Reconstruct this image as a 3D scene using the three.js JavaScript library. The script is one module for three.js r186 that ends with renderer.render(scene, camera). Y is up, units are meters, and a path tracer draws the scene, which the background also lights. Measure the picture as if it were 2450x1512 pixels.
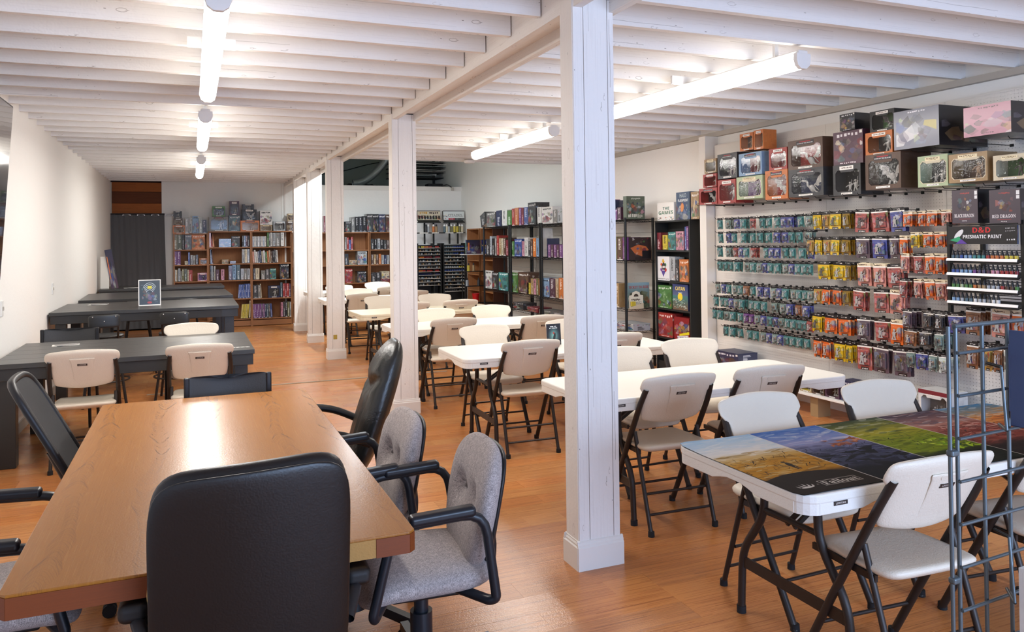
import * as THREE from 'three';
import { RoundedBoxGeometry } from 'three/addons/geometries/RoundedBoxGeometry.js';
import { mergeGeometries, mergeVertices, toCreasedNormals } from 'three/addons/utils/BufferGeometryUtils.js';
import { RectAreaLightUniformsLib } from 'three/addons/lights/RectAreaLightUniformsLib.js';

// ------------------------------------------------------------------ camera, sky, large lights, exposure
const scene = new THREE.Scene();
const camera = new THREE.PerspectiveCamera(2 * Math.atan(956 / 1860) * 180 / Math.PI, 2450 / 1512, 0.05, 60);
camera.position.set(0, 1.58, 0);
camera.rotation.order = 'YXZ';
camera.rotation.set(0.0102, -22.4 * Math.PI / 180, -0.0128);
camera.setViewOffset(2450, 1912, 0, 400, 2450, 1512);       // shift lens: the horizon lies above the middle of the frame
camera.updateProjectionMatrix();
scene.add(camera);
const renderer = new THREE.WebGLRenderer({ antialias: true });
renderer.toneMapping = THREE.LinearToneMapping;
renderer.toneMappingExposure = 1.15;
renderer.shadowMap.enabled = true;
RectAreaLightUniformsLib.init();
scene.background = new THREE.Color(0.55, 0.72, 1.0);         // the overcast sky outside the shop window behind the camera
const FIXTURE_NITS = 54, LENS_GLOW = 10, DAYLIGHT_NITS = 11;
const TUBE = new THREE.Color(1.0, 0.968, 0.92), COOL_TUBE = new THREE.Color(0.86, 0.95, 1.0), DAY = new THREE.Color(0.48, 0.66, 1.0);
function areaLight(color, nits, w, h, [x, y, z], [tx, ty, tz]) {
  const l = new THREE.RectAreaLight(color, nits, w, h);
  l.position.set(x, y, z); l.lookAt(tx, ty, tz); l.castShadow = true; scene.add(l); return l;
}
areaLight(DAY, DAYLIGHT_NITS, 3.6, 1.7, [2.3, 1.5, 2.3], [2.3, 1.4, -6]);   // daylight that enters by window_1

// ------------------------------------------------------------------ helpers
let seed = 7;
const rnd = () => { seed = (seed + 0x6d2b79f5) | 0; let t = Math.imul(seed ^ (seed >>> 15), 1 | seed); t = (t + Math.imul(t ^ (t >>> 7), 61 | t)) ^ t; return ((t ^ (t >>> 14)) >>> 0) / 4294967296; };
const rr = (a, b) => a + (b - a) * rnd(), pick = (a) => a[Math.floor(rnd() * a.length)];
const used = new Map();
function numbered(n) { const k = used.get(n) || 0; used.set(n, k + 1); return k ? n + '_' + String(k).padStart(3, '0') : n; }
function tag(o, label, category, group, kind) {
  const u = {}; if (label) u.label = label; if (category) u.category = category; if (group) u.group = group; if (kind) u.kind = kind;
  o.userData = u; return o;
}
function thing(name, label, category, pos = [0, 0, 0], turn = 0, group) {
  const o = new THREE.Group(); o.name = numbered(name); o.position.set(...pos); o.rotation.y = turn; scene.add(o);
  return tag(o, label, category, group);
}
const flat = (g) => { let n = Array.isArray(g) ? g : [g]; n = n.map((q) => (q.index ? q.toNonIndexed() : q)); n.forEach((q) => { for (const k of Object.keys(q.attributes)) if (!['position', 'normal', 'uv'].includes(k)) q.deleteAttribute(k); }); return n.length > 1 ? mergeGeometries(n) : n[0]; };
function mesh(name, g, m, parent) {
  const o = new THREE.Mesh(Array.isArray(g) ? flat(g) : g, m); o.castShadow = o.receiveShadow = true;
  o.name = parent && parent !== scene ? name : numbered(name); (parent || scene).add(o); return o;
}
const struct = (name, g, m) => { const o = mesh(name, g, m, scene); o.userData = { kind: 'structure' }; return o; };
function structGroup(name) { const o = new THREE.Group(); o.name = numbered(name); o.userData = { kind: 'structure' }; scene.add(o); return o; }
const Q = (g, rx = 0, ry = 0, rz = 0, x = 0, y = 0, z = 0) => { if (rx) g.rotateX(rx); if (ry) g.rotateY(ry); if (rz) g.rotateZ(rz); return g.translate(x, y, z); };
// a box with uv in metres, grain along its longest side
function bx(w, h, d, x = 0, y = 0, z = 0, off = 0) {
  const g = new THREE.BoxGeometry(w, h, d), p = g.attributes.position, n = g.attributes.normal, uv = g.attributes.uv;
  const long = w >= h && w >= d ? 0 : h >= d ? 1 : 2;
  for (let i = 0; i < p.count; i++) {
    const c = [p.getX(i), p.getY(i), p.getZ(i)], a = Math.abs(n.getX(i)) > 0.5 ? 0 : Math.abs(n.getY(i)) > 0.5 ? 1 : 2;
    const rest = [0, 1, 2].filter((k) => k !== a); let u = rest[0], v = rest[1]; if (v === long) [u, v] = [v, u];
    uv.setXY(i, c[u] + off, c[v] + off * 0.37);
  }
  return g.translate(x, y, z);
}
const rb = (w, h, d, r, x = 0, y = 0, z = 0, s = 2) => new RoundedBoxGeometry(w, h, d, s, Math.min(r, w / 2.01, h / 2.01, d / 2.01)).translate(x, y, z);
const cyl = (r0, r1, h, x = 0, y = 0, z = 0, s = 14) => new THREE.CylinderGeometry(r0, r1, h, s).translate(x, y, z);
const V = (a) => new THREE.Vector3(...a);
function rod(a, b, r, s = 8) {
  const A = V(a), B = V(b), d = B.clone().sub(A), g = new THREE.CylinderGeometry(r, r, d.length(), s);
  g.applyQuaternion(new THREE.Quaternion().setFromUnitVectors(new THREE.Vector3(0, 1, 0), d.clone().normalize()));
  return g.translate((A.x + B.x) / 2, (A.y + B.y) / 2, (A.z + B.z) / 2);
}
function bar(a, b, w, t) {                                   // flat bar, w in the plane of world up
  const A = V(a), B = V(b), d = B.clone().sub(A), g = new THREE.BoxGeometry(t, w, d.length());
  const m = new THREE.Matrix4().lookAt(B, A, new THREE.Vector3(0, 1, 0)); g.applyMatrix4(m);
  return g.translate((A.x + B.x) / 2, (A.y + B.y) / 2, (A.z + B.z) / 2);
}
function bend(pts, r, fillet = 0.04, s = 8) {                // a tube along a polyline with rounded corners
  const P = pts.map(V), path = new THREE.CurvePath(); let from = P[0]; let n = 0;
  for (let i = 1; i < P.length - 1; i++) {
    const f = Math.min(fillet, P[i].distanceTo(P[i - 1]) * 0.45, P[i].distanceTo(P[i + 1]) * 0.45);
    const a = P[i].clone().add(P[i - 1].clone().sub(P[i]).setLength(f)), b = P[i].clone().add(P[i + 1].clone().sub(P[i]).setLength(f));
    path.add(new THREE.LineCurve3(from, a)); path.add(new THREE.QuadraticBezierCurve3(a, P[i].clone(), b)); from = b; n += 2;
  }
  path.add(new THREE.LineCurve3(from, P[P.length - 1])); n++;
  const all = []; path.curves.forEach((c, i) => { const k = c.isLineCurve3 ? 1 : 4; for (let j = i ? 1 : 0; j <= k; j++) all.push(c.getPoint(j / k)); });
  class Poly extends THREE.Curve { getPoint(t) { const f = t * (all.length - 1), i = Math.min(Math.floor(f), all.length - 2); return all[i].clone().lerp(all[i + 1], f - i); } getPointAt(t) { return this.getPoint(t); } getTangentAt(t) { return this.getTangent(t); } }
  return new THREE.TubeGeometry(new Poly(), all.length - 1, r, s, false);
}
// closed cushion: a front and a back sheet that meet in a rounded edge
function pillow({ w, h, t, p = 6, c = 8, nu = 18, nv = 16, half, bendTo, front }) {
  const pos = [], uv = [], idx = [], E = (a) => Math.max(0, 1 - Math.pow(Math.abs(a), p));
  for (const s of [1, -1]) {
    const base = pos.length / 3;
    for (let j = 0; j <= nv; j++) for (let i = 0; i <= nu; i++) {
      const u = Math.sin(((i / nu) * 2 - 1) * Math.PI / 2), w0 = (j / nv) * 2 - 1, v = Math.sign(w0) * (1 - (1 - Math.abs(w0)) ** 2.6);
      const hw = (half ? half(v) : w / 2) * Math.pow(Math.max(0, 1 - Math.pow(Math.abs(v), c)), 1 / c);
      const hh = h / 2;
      let q = [u * hw, v * hh, s * (t / 2) * Math.sqrt(E(u) * E(v))];
      if (s > 0 && front) q[2] += front(q[0], q[1], u, v) * Math.sqrt(E(u) * E(v));
      const dz = (t / 2 - Math.abs(q[2])) * 0.8; uv.push(q[0] + Math.sign(q[0]) * dz, q[1] + Math.sign(q[1]) * dz);
      if (bendTo) q = bendTo(q[0], q[1], q[2], u, v);
      pos.push(...q);
    }
    for (let j = 0; j < nv; j++) for (let i = 0; i < nu; i++) {
      const a = base + j * (nu + 1) + i, b = a + 1, d = a + nu + 1, e = d + 1;
      if (s > 0) idx.push(a, b, d, b, e, d); else idx.push(a, d, b, b, d, e);
    }
  }
  let g = new THREE.BufferGeometry();
  g.setAttribute('position', new THREE.Float32BufferAttribute(pos, 3)); g.setAttribute('uv', new THREE.Float32BufferAttribute(uv, 2)); g.setIndex(idx);
  g = mergeVertices(g, 1e-5); g.computeVertexNormals(); return g;
}
function plate(pts, depth, bevel = 0, holes = []) {          // an outline in x, y given its thickness along z (centred)
  const s = new THREE.Shape(pts.map((q) => new THREE.Vector2(...q)));
  for (const hl of holes) s.holes.push(new THREE.Path(hl.map((q) => new THREE.Vector2(...q))));
  const g = new THREE.ExtrudeGeometry(s, { depth: depth - 2 * bevel, bevelEnabled: bevel > 0, bevelThickness: bevel, bevelSize: bevel, bevelOffset: -bevel, bevelSegments: 2, curveSegments: 6 });
  return g.translate(0, 0, -depth / 2 + bevel);
}
function roundRect(w, h, r, n = 5) {
  const o = [], k = [[w / 2 - r, h / 2 - r, 0], [-w / 2 + r, h / 2 - r, 1], [-w / 2 + r, -h / 2 + r, 2], [w / 2 - r, -h / 2 + r, 3]];
  for (const [x, y, q] of k) for (let i = 0; i <= n; i++) { const a = (q + i / n) * Math.PI / 2; o.push([x + r * Math.cos(a), y + r * Math.sin(a)]); }
  return o;
}
const ORD = ['first', 'second', 'third', 'fourth', 'fifth', 'sixth', 'seventh', 'eighth', 'ninth', 'tenth', 'eleventh', 'twelfth', 'thirteenth', 'fourteenth', 'fifteenth', 'sixteenth', 'seventeenth', 'eighteenth', 'nineteenth', 'twentieth', 'twenty-first', 'twenty-second', 'twenty-third', 'twenty-fourth', 'twenty-fifth', 'twenty-sixth', 'twenty-seventh'];

// ------------------------------------------------------------------ textures
function canvasTex(w, h, draw, srgb = true) {
  const c = document.createElement('canvas'); c.width = w; c.height = h; draw(c.getContext('2d'), w, h);
  const t = new THREE.CanvasTexture(c); if (srgb) t.colorSpace = THREE.SRGBColorSpace; t.wrapS = t.wrapT = THREE.RepeatWrapping; return t;
}
function valueNoise(n, cells, s0) {                           // tileable noise, n x n
  const g = new Float32Array(cells * cells); let s = s0; for (let i = 0; i < g.length; i++) { s = (s * 1664525 + 1013904223) >>> 0; g[i] = s / 4294967296; }
  const f = (t) => t * t * (3 - 2 * t), o = new Float32Array(n * n);
  for (let y = 0; y < n; y++) for (let x = 0; x < n; x++) {
    const X = x / n * cells, Y = y / n * cells, i = Math.floor(X), j = Math.floor(Y), a = f(X - i), b = f(Y - j), i1 = (i + 1) % cells, j1 = (j + 1) % cells;
    o[y * n + x] = (g[j * cells + i] * (1 - a) + g[j * cells + i1] * a) * (1 - b) + (g[j1 * cells + i] * (1 - a) + g[j1 * cells + i1] * a) * b;
  }
  return o;
}
function dataTex(n, fn, rep, srgb) {
  const d = new Uint8Array(n * n * 4);
  for (let y = 0; y < n; y++) for (let x = 0; x < n; x++) { const c = fn(x, y); const i = (y * n + x) * 4; d[i] = c[0]; d[i + 1] = c[1]; d[i + 2] = c[2]; d[i + 3] = 255; }
  const t = new THREE.DataTexture(d, n, n); t.wrapS = t.wrapT = THREE.RepeatWrapping; t.magFilter = THREE.LinearFilter; t.needsUpdate = true;
  if (rep) t.repeat.set(...rep); if (srgb) t.colorSpace = THREE.SRGBColorSpace; return t;
}
const N1 = valueNoise(256, 8, 11), N2 = valueNoise(256, 32, 23), N3 = valueNoise(256, 128, 37);
const grey = (v) => { v = Math.max(0, Math.min(255, v * 255)); return [v, v, v]; };
const bumpFine = dataTex(256, (x, y) => grey(0.25 * N2[y * 256 + x] + 0.75 * N3[y * 256 + x]), [2.5, 2.5]);
const bumpPaint = dataTex(256, (x, y) => grey(0.5 * N1[y * 256 + x] + 0.3 * N2[y * 256 + x] + 0.2 * N3[y * 256 + x]), [1, 1]);
const weave = dataTex(256, (x, y) => { const a = Math.sin(x * Math.PI / 4) * Math.sin(y * Math.PI / 4); return grey(0.5 + 0.3 * a + 0.35 * (N3[y * 256 + x] - 0.5)); }, [9, 9]);
const fabricTone = dataTex(256, (x, y) => { const v = 0.9 + 0.4 * (N3[y * 256 + x] - 0.5) + 0.14 * (N2[y * 256 + x] - 0.5) + 0.12 * Math.sin(x * Math.PI / 4) * Math.sin(y * Math.PI / 4); return [v * 232, v * 226, v * 222].map((q) => Math.min(255, q)); }, [5, 5], true);
// floor laminate: long fine grain, one plank-sized window per plank
const floorTex = canvasTex(2048, 1024, (c, w, h) => {
  c.fillStyle = '#c78a52'; c.fillRect(0, 0, w, h);
  for (let i = 0; i < 9000; i++) {
    const y = rnd() * h, x = rnd() * w, l = rr(40, 420), t = rnd();
    c.strokeStyle = t < 0.5 ? `rgba(120,58,24,${rr(0.04, 0.2)})` : t < 0.85 ? `rgba(222,148,92,${rr(0.04, 0.17)})` : `rgba(78,38,16,${rr(0.1, 0.36)})`;
    c.lineWidth = rr(0.6, 2.6); c.beginPath(); c.moveTo(x, y); c.bezierCurveTo(x + l * 0.3, y + rr(-3, 3), x + l * 0.6, y + rr(-4, 4), x + l, y + rr(-2, 2)); c.stroke();
  }
  for (let k = 0; k < 8; k++) { c.fillStyle = k % 2 ? `rgba(255,190,130,${rr(0.01, 0.05)})` : `rgba(90,35,10,${rr(0.01, 0.05)})`; c.fillRect(0, k * h / 8, w, h / 8); }
});
floorTex.repeat.set(1 / 2.6, 1 / 1.24);
// oak laminate of the meeting table: straight fine pores and cathedral figures, grain along x
const oakTex = canvasTex(2048, 1024, (c, w, h) => {
  c.fillStyle = '#a66a26'; c.fillRect(0, 0, w, h);
  for (let i = 0; i < 7000; i++) { const y = rnd() * h, x = rnd() * w, l = rr(20, 160); c.strokeStyle = rnd() < 0.6 ? `rgba(122,70,20,${rr(0.05, 0.2)})` : `rgba(224,168,100,${rr(0.05, 0.2)})`; c.lineWidth = rr(0.5, 1.5); c.beginPath(); c.moveTo(x, y); c.lineTo(x + l, y + rr(-1, 1)); c.stroke(); }
  for (let k = 0; k < 5; k++) {
    const y0 = h * (k + 0.5 + rr(-0.1, 0.1)) / 5, ph = rnd() * 6, dir = k % 2 ? 1 : -1;
    for (let q = 0; q < w; q += rr(5, 9)) {
      const a = 16 + 22 * (0.5 + 0.5 * Math.sin(q * 0.009 + ph)) * (0.6 + 0.4 * Math.sin(q * 0.031 + k)), L = a * rr(1.6, 3.4), cy = y0 + 16 * Math.sin(q * Math.PI * 2 / w * 2 + ph) ;
      c.strokeStyle = `rgba(96,54,16,${rr(0.14, 0.36)})`; c.lineWidth = rr(0.7, 1.3); c.beginPath();
      for (let t = -10; t <= 10; t++) { const u = t / 10, px = q + dir * L * (1 - Math.abs(u) ** 1.6) + rr(-0.8, 0.8), py = cy + u * a + rr(-0.5, 0.5); t > -10 ? c.lineTo(px, py) : c.moveTo(px, py); } c.stroke();
    }
  }
});
oakTex.repeat.set(1 / 2.4, 1 / 1.2);
const planksTex = canvasTex(512, 512, (c, w, h) => {          // brown bookcase veneer
  c.fillStyle = '#9c683f'; c.fillRect(0, 0, w, h);
  for (let i = 0; i < 2600; i++) { const y = rnd() * h, x = rnd() * w; c.strokeStyle = rnd() < 0.5 ? `rgba(70,36,16,${rr(0.04, 0.18)})` : `rgba(196,134,88,${rr(0.04, 0.16)})`; c.lineWidth = rr(0.5, 2); c.beginPath(); c.moveTo(x, y); c.lineTo(x + rr(30, 200), y + rr(-2, 2)); c.stroke(); }
});
planksTex.repeat.set(1.1, 1.6);
const paintTex = canvasTex(1024, 1024, (c, w, h) => {         // white paint on rough timber: drips, knots, bare scratches
  c.fillStyle = '#ffffff'; c.fillRect(0, 0, w, h);
  for (let i = 0; i < 900; i++) { const x = rnd() * w, y = rnd() * h; c.strokeStyle = `rgba(150,140,130,${rr(0.02, 0.09)})`; c.lineWidth = rr(0.5, 2); c.beginPath(); c.moveTo(x, y); c.lineTo(x + rr(20, 200), y + rr(-1, 1)); c.stroke(); }
  for (let i = 0; i < 26; i++) { const x = rnd() * w, y = rnd() * h, r = rr(3, 9); c.strokeStyle = `rgba(96,82,70,${rr(0.2, 0.6)})`; c.lineWidth = rr(0.8, 1.8); c.beginPath(); c.ellipse(x, y, r * 1.8, r, 0, 0, rr(2, 6)); c.stroke(); c.beginPath(); c.moveTo(x + r, y); c.lineTo(x + r + rr(3, 16), y + rr(-1, 1)); c.stroke(); }
  for (let i = 0; i < 8; i++) { let x = rnd() * w, y = rnd() * h; c.strokeStyle = `rgba(88,76,66,${rr(0.15, 0.5)})`; c.lineWidth = rr(0.8, 1.8); c.beginPath(); c.moveTo(x, y); for (let k = 0; k < 10; k++) { x += rr(10, 46); y += rr(-2, 2); c.lineTo(x, y); } c.stroke(); }
  for (let i = 0; i < 40; i++) { const x = rnd() * w, y = rnd() * h; c.fillStyle = `rgba(70,60,52,${rr(0.25, 0.7)})`; c.beginPath(); c.ellipse(x, y, rr(1, 4), rr(0.7, 1.7), 0, 0, 7); c.fill(); }
});
paintTex.repeat.set(0.55, 0.8);

// ------------------------------------------------------------------ print atlases
const COL = { white: '#e9e8e4', cream: '#e2d3b0', silver: '#b4bac0', grey: '#84837f', charcoal: '#3b3b3f', black: '#1d1c20', navy: '#26325e', blue: '#3452a8', steel: '#55707f', sky: '#7fa6cf', teal: '#3f8f8c', green: '#4f8a3e', lime: '#b7c99a', moss: '#5a6650', olive: '#75713f', yellow: '#e0c62e', orange: '#e0752a', tan: '#b08c5c', brown: '#5f4232', red: '#b8312a', crimson: '#8e2230', pink: '#d489a0', plum: '#553046', violet: '#5a4a68', purple: '#7b3d8c' };
const CELLS = {};
const hex = (s) => [1, 3, 5].map((i) => parseInt(s.slice(i, i + 2), 16));
const CN = Object.keys(COL); for (const n of CN) { const c = hex(COL[n]), g = (c[0] + c[1] + c[2]) / 3; COL[n] = '#' + c.map((v) => Math.round((v * 0.84 + g * 0.16) * 0.94).toString(16).padStart(2, '0')).join(''); }
const shade = (s, k) => { const c = hex(s).map((v) => Math.max(0, Math.min(255, Math.round(k > 0 ? v + (255 - v) * k : v * (1 + k))))); return `rgb(${c})`; };
function setCell(name, x, y, w, h, W) { CELLS[name] = [(x + 2) / W, 1 - (y + h - 2) / W, (x + w - 2) / W, 1 - (y + 2) / W]; }
function artwork(c, x, y, w, h, base, n = 26) {               // an abstract picture: ground, forms and strokes in related tones
  c.save(); c.beginPath(); c.rect(x, y, w, h); c.clip();
  const g = CN.map((k) => COL[k]);
  for (let i = 0; i < n; i++) {
    c.fillStyle = i < n * 0.5 ? shade(base, rr(-0.6, 0.5)) : pick(g); c.globalAlpha = rr(0.25, 0.8); c.beginPath();
    const px = x + rnd() * w, py = y + h * (0.15 + 0.85 * rnd()), s = rr(0.05, 0.26) * Math.min(w, h);
    c.moveTo(px + s, py); for (let k = 1; k < 7; k++) c.lineTo(px + s * rr(0.4, 1.3) * Math.cos(k), py + s * rr(0.4, 1.3) * Math.sin(k)); c.fill();
  }
  c.globalAlpha = 1; c.restore();
}
function bars(c, x, y, w, h, color, n = 7) { c.fillStyle = color; let q = x; for (let i = 0; i < n; i++) { const bw = w / n * rr(0.4, 0.95); c.fillRect(q, y + rr(0, h * 0.2), bw, h * rr(0.6, 1)); q += w / n; } }
const atlasA = canvasTex(2048, 2048, (c, W) => {
  let k = 0; const next = (name) => { const x = (k % 16) * 128, y = Math.floor(k / 16) * 128; k++; setCell(name, x, y, 128, 128, W); return [x, y]; };
  for (const n of CN) {
    const b = COL[n], lum = hex(b).reduce((s, v) => s + v, 0) / 3, ink = lum > 140 ? shade(b, -0.75) : shade(b, 0.8);
    let [x, y] = next(n + '.plain'); c.fillStyle = b; c.fillRect(x, y, 128, 128); for (let i = 0; i < 60; i++) { c.fillStyle = shade(b, rr(-0.16, 0.12)); c.globalAlpha = 0.35; c.fillRect(x + rnd() * 120, y + rnd() * 120, rr(3, 26), rr(3, 26)); } c.globalAlpha = 1; c.clearRect(0, 0, 0, 0);
    for (const v of ['a', 'b']) {
      [x, y] = next(n + '.spine' + v); c.fillStyle = b; c.fillRect(x, y, 128, 128);
      artwork(c, x, y + (v === 'a' ? 78 : 4), 128, 44, b, 12);
      for (let r = 0; r < 9; r++) bars(c, x + 34, y + (v === 'a' ? 10 : 52) + r * 7, 60, 5, ink, 1);
      c.fillStyle = v === 'a' ? ink : shade(b, -0.5); c.fillRect(x, y + 122, 128, 6); c.fillStyle = shade(b, 0.5); c.fillRect(x + 44, y + 112, 40, 8);
    }
    [x, y] = next(n + '.cover'); c.fillStyle = b; c.fillRect(x, y, 128, 128); artwork(c, x + 4, y + 26, 120, 88, b, 40); bars(c, x + 18, y + 9, 92, 12, ink, 6); bars(c, x + 30, y + 118, 68, 5, ink, 8);
    c.fillStyle = '#eceae2'; c.fillRect(x + 112, y + 5, 11, 11);
  }
  // blister cards: black header with a white name bar, tinted insert, black foot label
  const CARD = { t: ['#47807e', '#1c3a40'], g: ['#7d918a', '#38494a'], b: ['#4a5294', '#222550'], r: ['#a4524c', '#54201f'], n: ['#8a5a3a', '#3c281c'], p: ['#6a3a80', '#2c1838'], y: ['#d8b41e', '#7c5c08'], k: ['#b08a3e', '#5c4420'], d: ['#8a6a14', '#4a3608'], o: ['#d8641c', '#742c08'], i: ['#c58478', '#84423a'], v: ['#5c4c56', '#2a2428'], x: ['#2c2a2e', '#141316'], w: ['#c6cfc8', '#7c8880'] };
  for (const n of Object.keys(CARD)) for (const kind of ['small', 'head']) {
    const [x, y] = next('card.' + n + kind), [a, b] = CARD[n];
    c.fillStyle = a; c.fillRect(x, y, 128, 128); artwork(c, x, y + 22, 128, 86, a, 16);
    c.fillStyle = b; c.globalAlpha = 0.5; c.beginPath(); c.ellipse(x + 64, y + 70, 44, 34, 0, 0, 7); c.fill(); c.globalAlpha = 1;
    c.fillStyle = kind === 'head' && 'oyi'.includes(n) ? '#e6d8b8' : '#19161a'; c.fillRect(x, y, 128, 24);
    c.fillStyle = kind === 'head' ? '#f2efe8' : '#19161a'; c.fillRect(x, y + 18, 128, 7); bars(c, x + 34, y + 8, 60, 6, kind === 'head' && 'oyi'.includes(n) ? '#6a3a20' : '#e8e6e2', 6);
    c.fillStyle = '#19161a'; c.fillRect(x + 30, y + 114, 68, 14); bars(c, x + 38, y + 118, 52, 6, '#e4e2de', 6);
    if (kind === 'small') { const f = next('insert.' + n); c.fillStyle = a; c.fillRect(f[0], f[1], 128, 128); artwork(c, f[0], f[1], 128, 128, a, 20); }
  }
});
const atlasB = canvasTex(2048, 2048, (c, W) => {
  let k = 0; const T = (s, x, y, px, color, font = 'sans-serif', w = 'bold', al = 'center', mw) => { c.fillStyle = color; c.font = `${w} ${px}px ${font}`; c.textAlign = al; c.textBaseline = 'middle'; mw ? c.fillText(s, x, y, mw) : c.fillText(s, x, y); };
  const next = (name, draw, w = 340, h = 340) => { const x = (k % 6) * 340, y = Math.floor(k / 6) * 340; k++; setCell(name, x, y, w, h, W); c.save(); c.translate(x, y); c.beginPath(); c.rect(0, 0, w, h); c.clip(); draw(w, h); c.restore(); };
  const band = (y0, y1, a, b) => { const g = c.createLinearGradient(0, y0, 0, y1); g.addColorStop(0, a); g.addColorStop(1, b); c.fillStyle = g; c.fillRect(0, y0, 340, y1 - y0); };
  next('CATAN', () => { band(0, 150, '#2a3568', '#5c6a8c'); band(150, 340, '#3f7f80', '#7a5a44'); c.fillStyle = '#f0d63a'; c.beginPath(); c.arc(170, 165, 52, 0, 7); c.fill(); for (let i = 0; i < 60; i++) { c.strokeStyle = pick(['#cfe0d8', '#2c5a62', '#8fb8a8', '#6a4634']); c.lineWidth = rr(2, 7); c.beginPath(); const x = rr(0, 300), y = rr(205, 335); c.arc(x, y, rr(8, 30), 3.4, 5.8); c.stroke(); } T('CATAN', 170, 58, 66, '#f2dc6a'); T('THE FIRST', 170, 112, 20, '#dfe6ee'); });
  next('HALO', () => { c.fillStyle = '#3d4f6c'; c.fillRect(0, 0, 340, 340); artwork(c, 0, 100, 340, 240, '#3a4c80', 40); c.fillStyle = '#d98a4a'; c.beginPath(); c.ellipse(150, 190, 38, 54, 0.3, 0, 7); c.fill(); T('HALO', 170, 44, 66, '#c8d4d8', 'sans-serif', 'normal'); T('FLASHPOINT', 170, 104, 42, '#e8ecec'); });
  next('TRAIN', () => { band(0, 340, '#8fb0c0', '#4a5236'); artwork(c, 0, 110, 340, 230, '#4a4a34', 46); T('TICKET TO RIDE', 170, 60, 46, '#b02820', 'serif', 'bold', 'center', 320); c.fillStyle = '#2a2a28'; c.fillRect(150, 130, 40, 120); });
  next('KNIGHT', () => { c.fillStyle = '#566050'; c.fillRect(0, 0, 340, 340); artwork(c, 0, 60, 340, 200, '#4c5a50', 60); bars(c, 90, 24, 170, 26, '#b8bcae', 9); bars(c, 30, 262, 280, 56, '#c8c6b8', 8); });
  next('SUNSET', () => { c.fillStyle = '#3a2a28'; c.fillRect(0, 0, 340, 340); c.fillStyle = '#c0693a'; c.beginPath(); c.moveTo(20, 160); c.lineTo(140, 110); c.lineTo(260, 140); c.lineTo(300, 190); c.lineTo(210, 290); c.lineTo(90, 250); c.fill(); artwork(c, 60, 130, 200, 140, '#b86a40', 20); artwork(c, 0, 0, 340, 110, '#2c2630', 14); c.fillStyle = '#171318'; c.fillRect(200, 200, 140, 120); bars(c, 90, 300, 120, 22, '#1c1410', 6); });
  next('EMBLEM', () => { c.fillStyle = '#e6e6ea'; c.fillRect(0, 0, 340, 340); c.fillStyle = '#5a4a9a'; c.beginPath(); c.moveTo(120, 200); c.lineTo(240, 200); c.lineTo(178, 290); c.fill(); for (const [x, y, r, col] of [[178, 70, 34, '#e0b030'], [130, 120, 30, '#d8582c'], [226, 120, 30, '#3f8a4a'], [180, 150, 60, '#3a3540'], [120, 190, 26, '#7a3a9a'], [240, 190, 28, '#b83030']]) { c.fillStyle = col; c.beginPath(); c.moveTo(x + r, y); for (let i = 1; i < 8; i++) c.lineTo(x + r * rr(0.6, 1.2) * Math.cos(i * 0.8), y + r * rr(0.6, 1.2) * Math.sin(i * 0.8)); c.fill(); } bars(c, 120, 130, 120, 34, '#f4f0ea', 5); bars(c, 20, 308, 300, 14, '#777', 16); });
  next('GAMES', () => { c.fillStyle = '#f0efec'; c.fillRect(0, 0, 340, 340); T('THE', 180, 110, 76, '#2d6a5a'); T('GAMES', 170, 190, 88, '#2d6a4a', 'sans-serif', 'bold', 'center', 300); artwork(c, 10, 250, 320, 80, '#c0482a', 24); });
  next('LUPIN', () => { c.fillStyle = '#8a1c20'; c.fillRect(0, 0, 340, 340); artwork(c, 0, 60, 340, 200, '#6a5648', 50); c.fillStyle = '#e6d820'; c.beginPath(); c.moveTo(120, 250); c.lineTo(340, 200); c.lineTo(340, 240); c.lineTo(120, 280); c.fill(); c.save(); c.translate(190, 300); c.rotate(-0.12); c.fillStyle = '#e8e4ec'; c.fillRect(-120, -28, 250, 56); T('LUPIN 3rd', 0, 2, 48, '#33285e', 'serif'); c.restore(); });
  next('AZUL', () => { c.fillStyle = '#d8782a'; c.fillRect(0, 0, 340, 340); c.save(); c.translate(170, 150); c.rotate(Math.PI / 2); c.scale(1, 3); T('AZUL', 0, 0, 78, '#f4e8c8'); c.restore(); });
  next('CITADEL', () => { c.fillStyle = '#dfe4e4'; c.fillRect(0, 0, 340, 340); c.save(); c.scale(1, 2.1); T('CITADEL', 192, 76, 58, '#2c3a3a', 'serif', 'normal', 'center', 240); c.restore(); artwork(c, 0, 90, 80, 200, '#e0c8a0', 12); c.fillStyle = '#2a2e30'; c.fillRect(80, 268, 260, 66); c.fillStyle = '#b01c34'; c.fillRect(80, 268, 100, 66); bars(c, 105, 290, 50, 20, '#fff', 3); bars(c, 205, 290, 40, 20, '#ccc', 3); bars(c, 290, 290, 36, 20, '#ccc', 3); });
  next('HEROES', () => { c.fillStyle = '#cfc4ae'; c.fillRect(0, 0, 340, 340); artwork(c, 0, 140, 340, 180, '#6a4430', 50); for (let i = 0; i < 8; i++) { c.fillStyle = '#231a1a'; c.beginPath(); c.ellipse(24 + i * 42, 240, 14, 70, 0, 0, 7); c.fill(); } bars(c, 36, 30, 110, 80, '#c09040', 4); bars(c, 176, 40, 140, 70, '#33202c', 5); });
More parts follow.
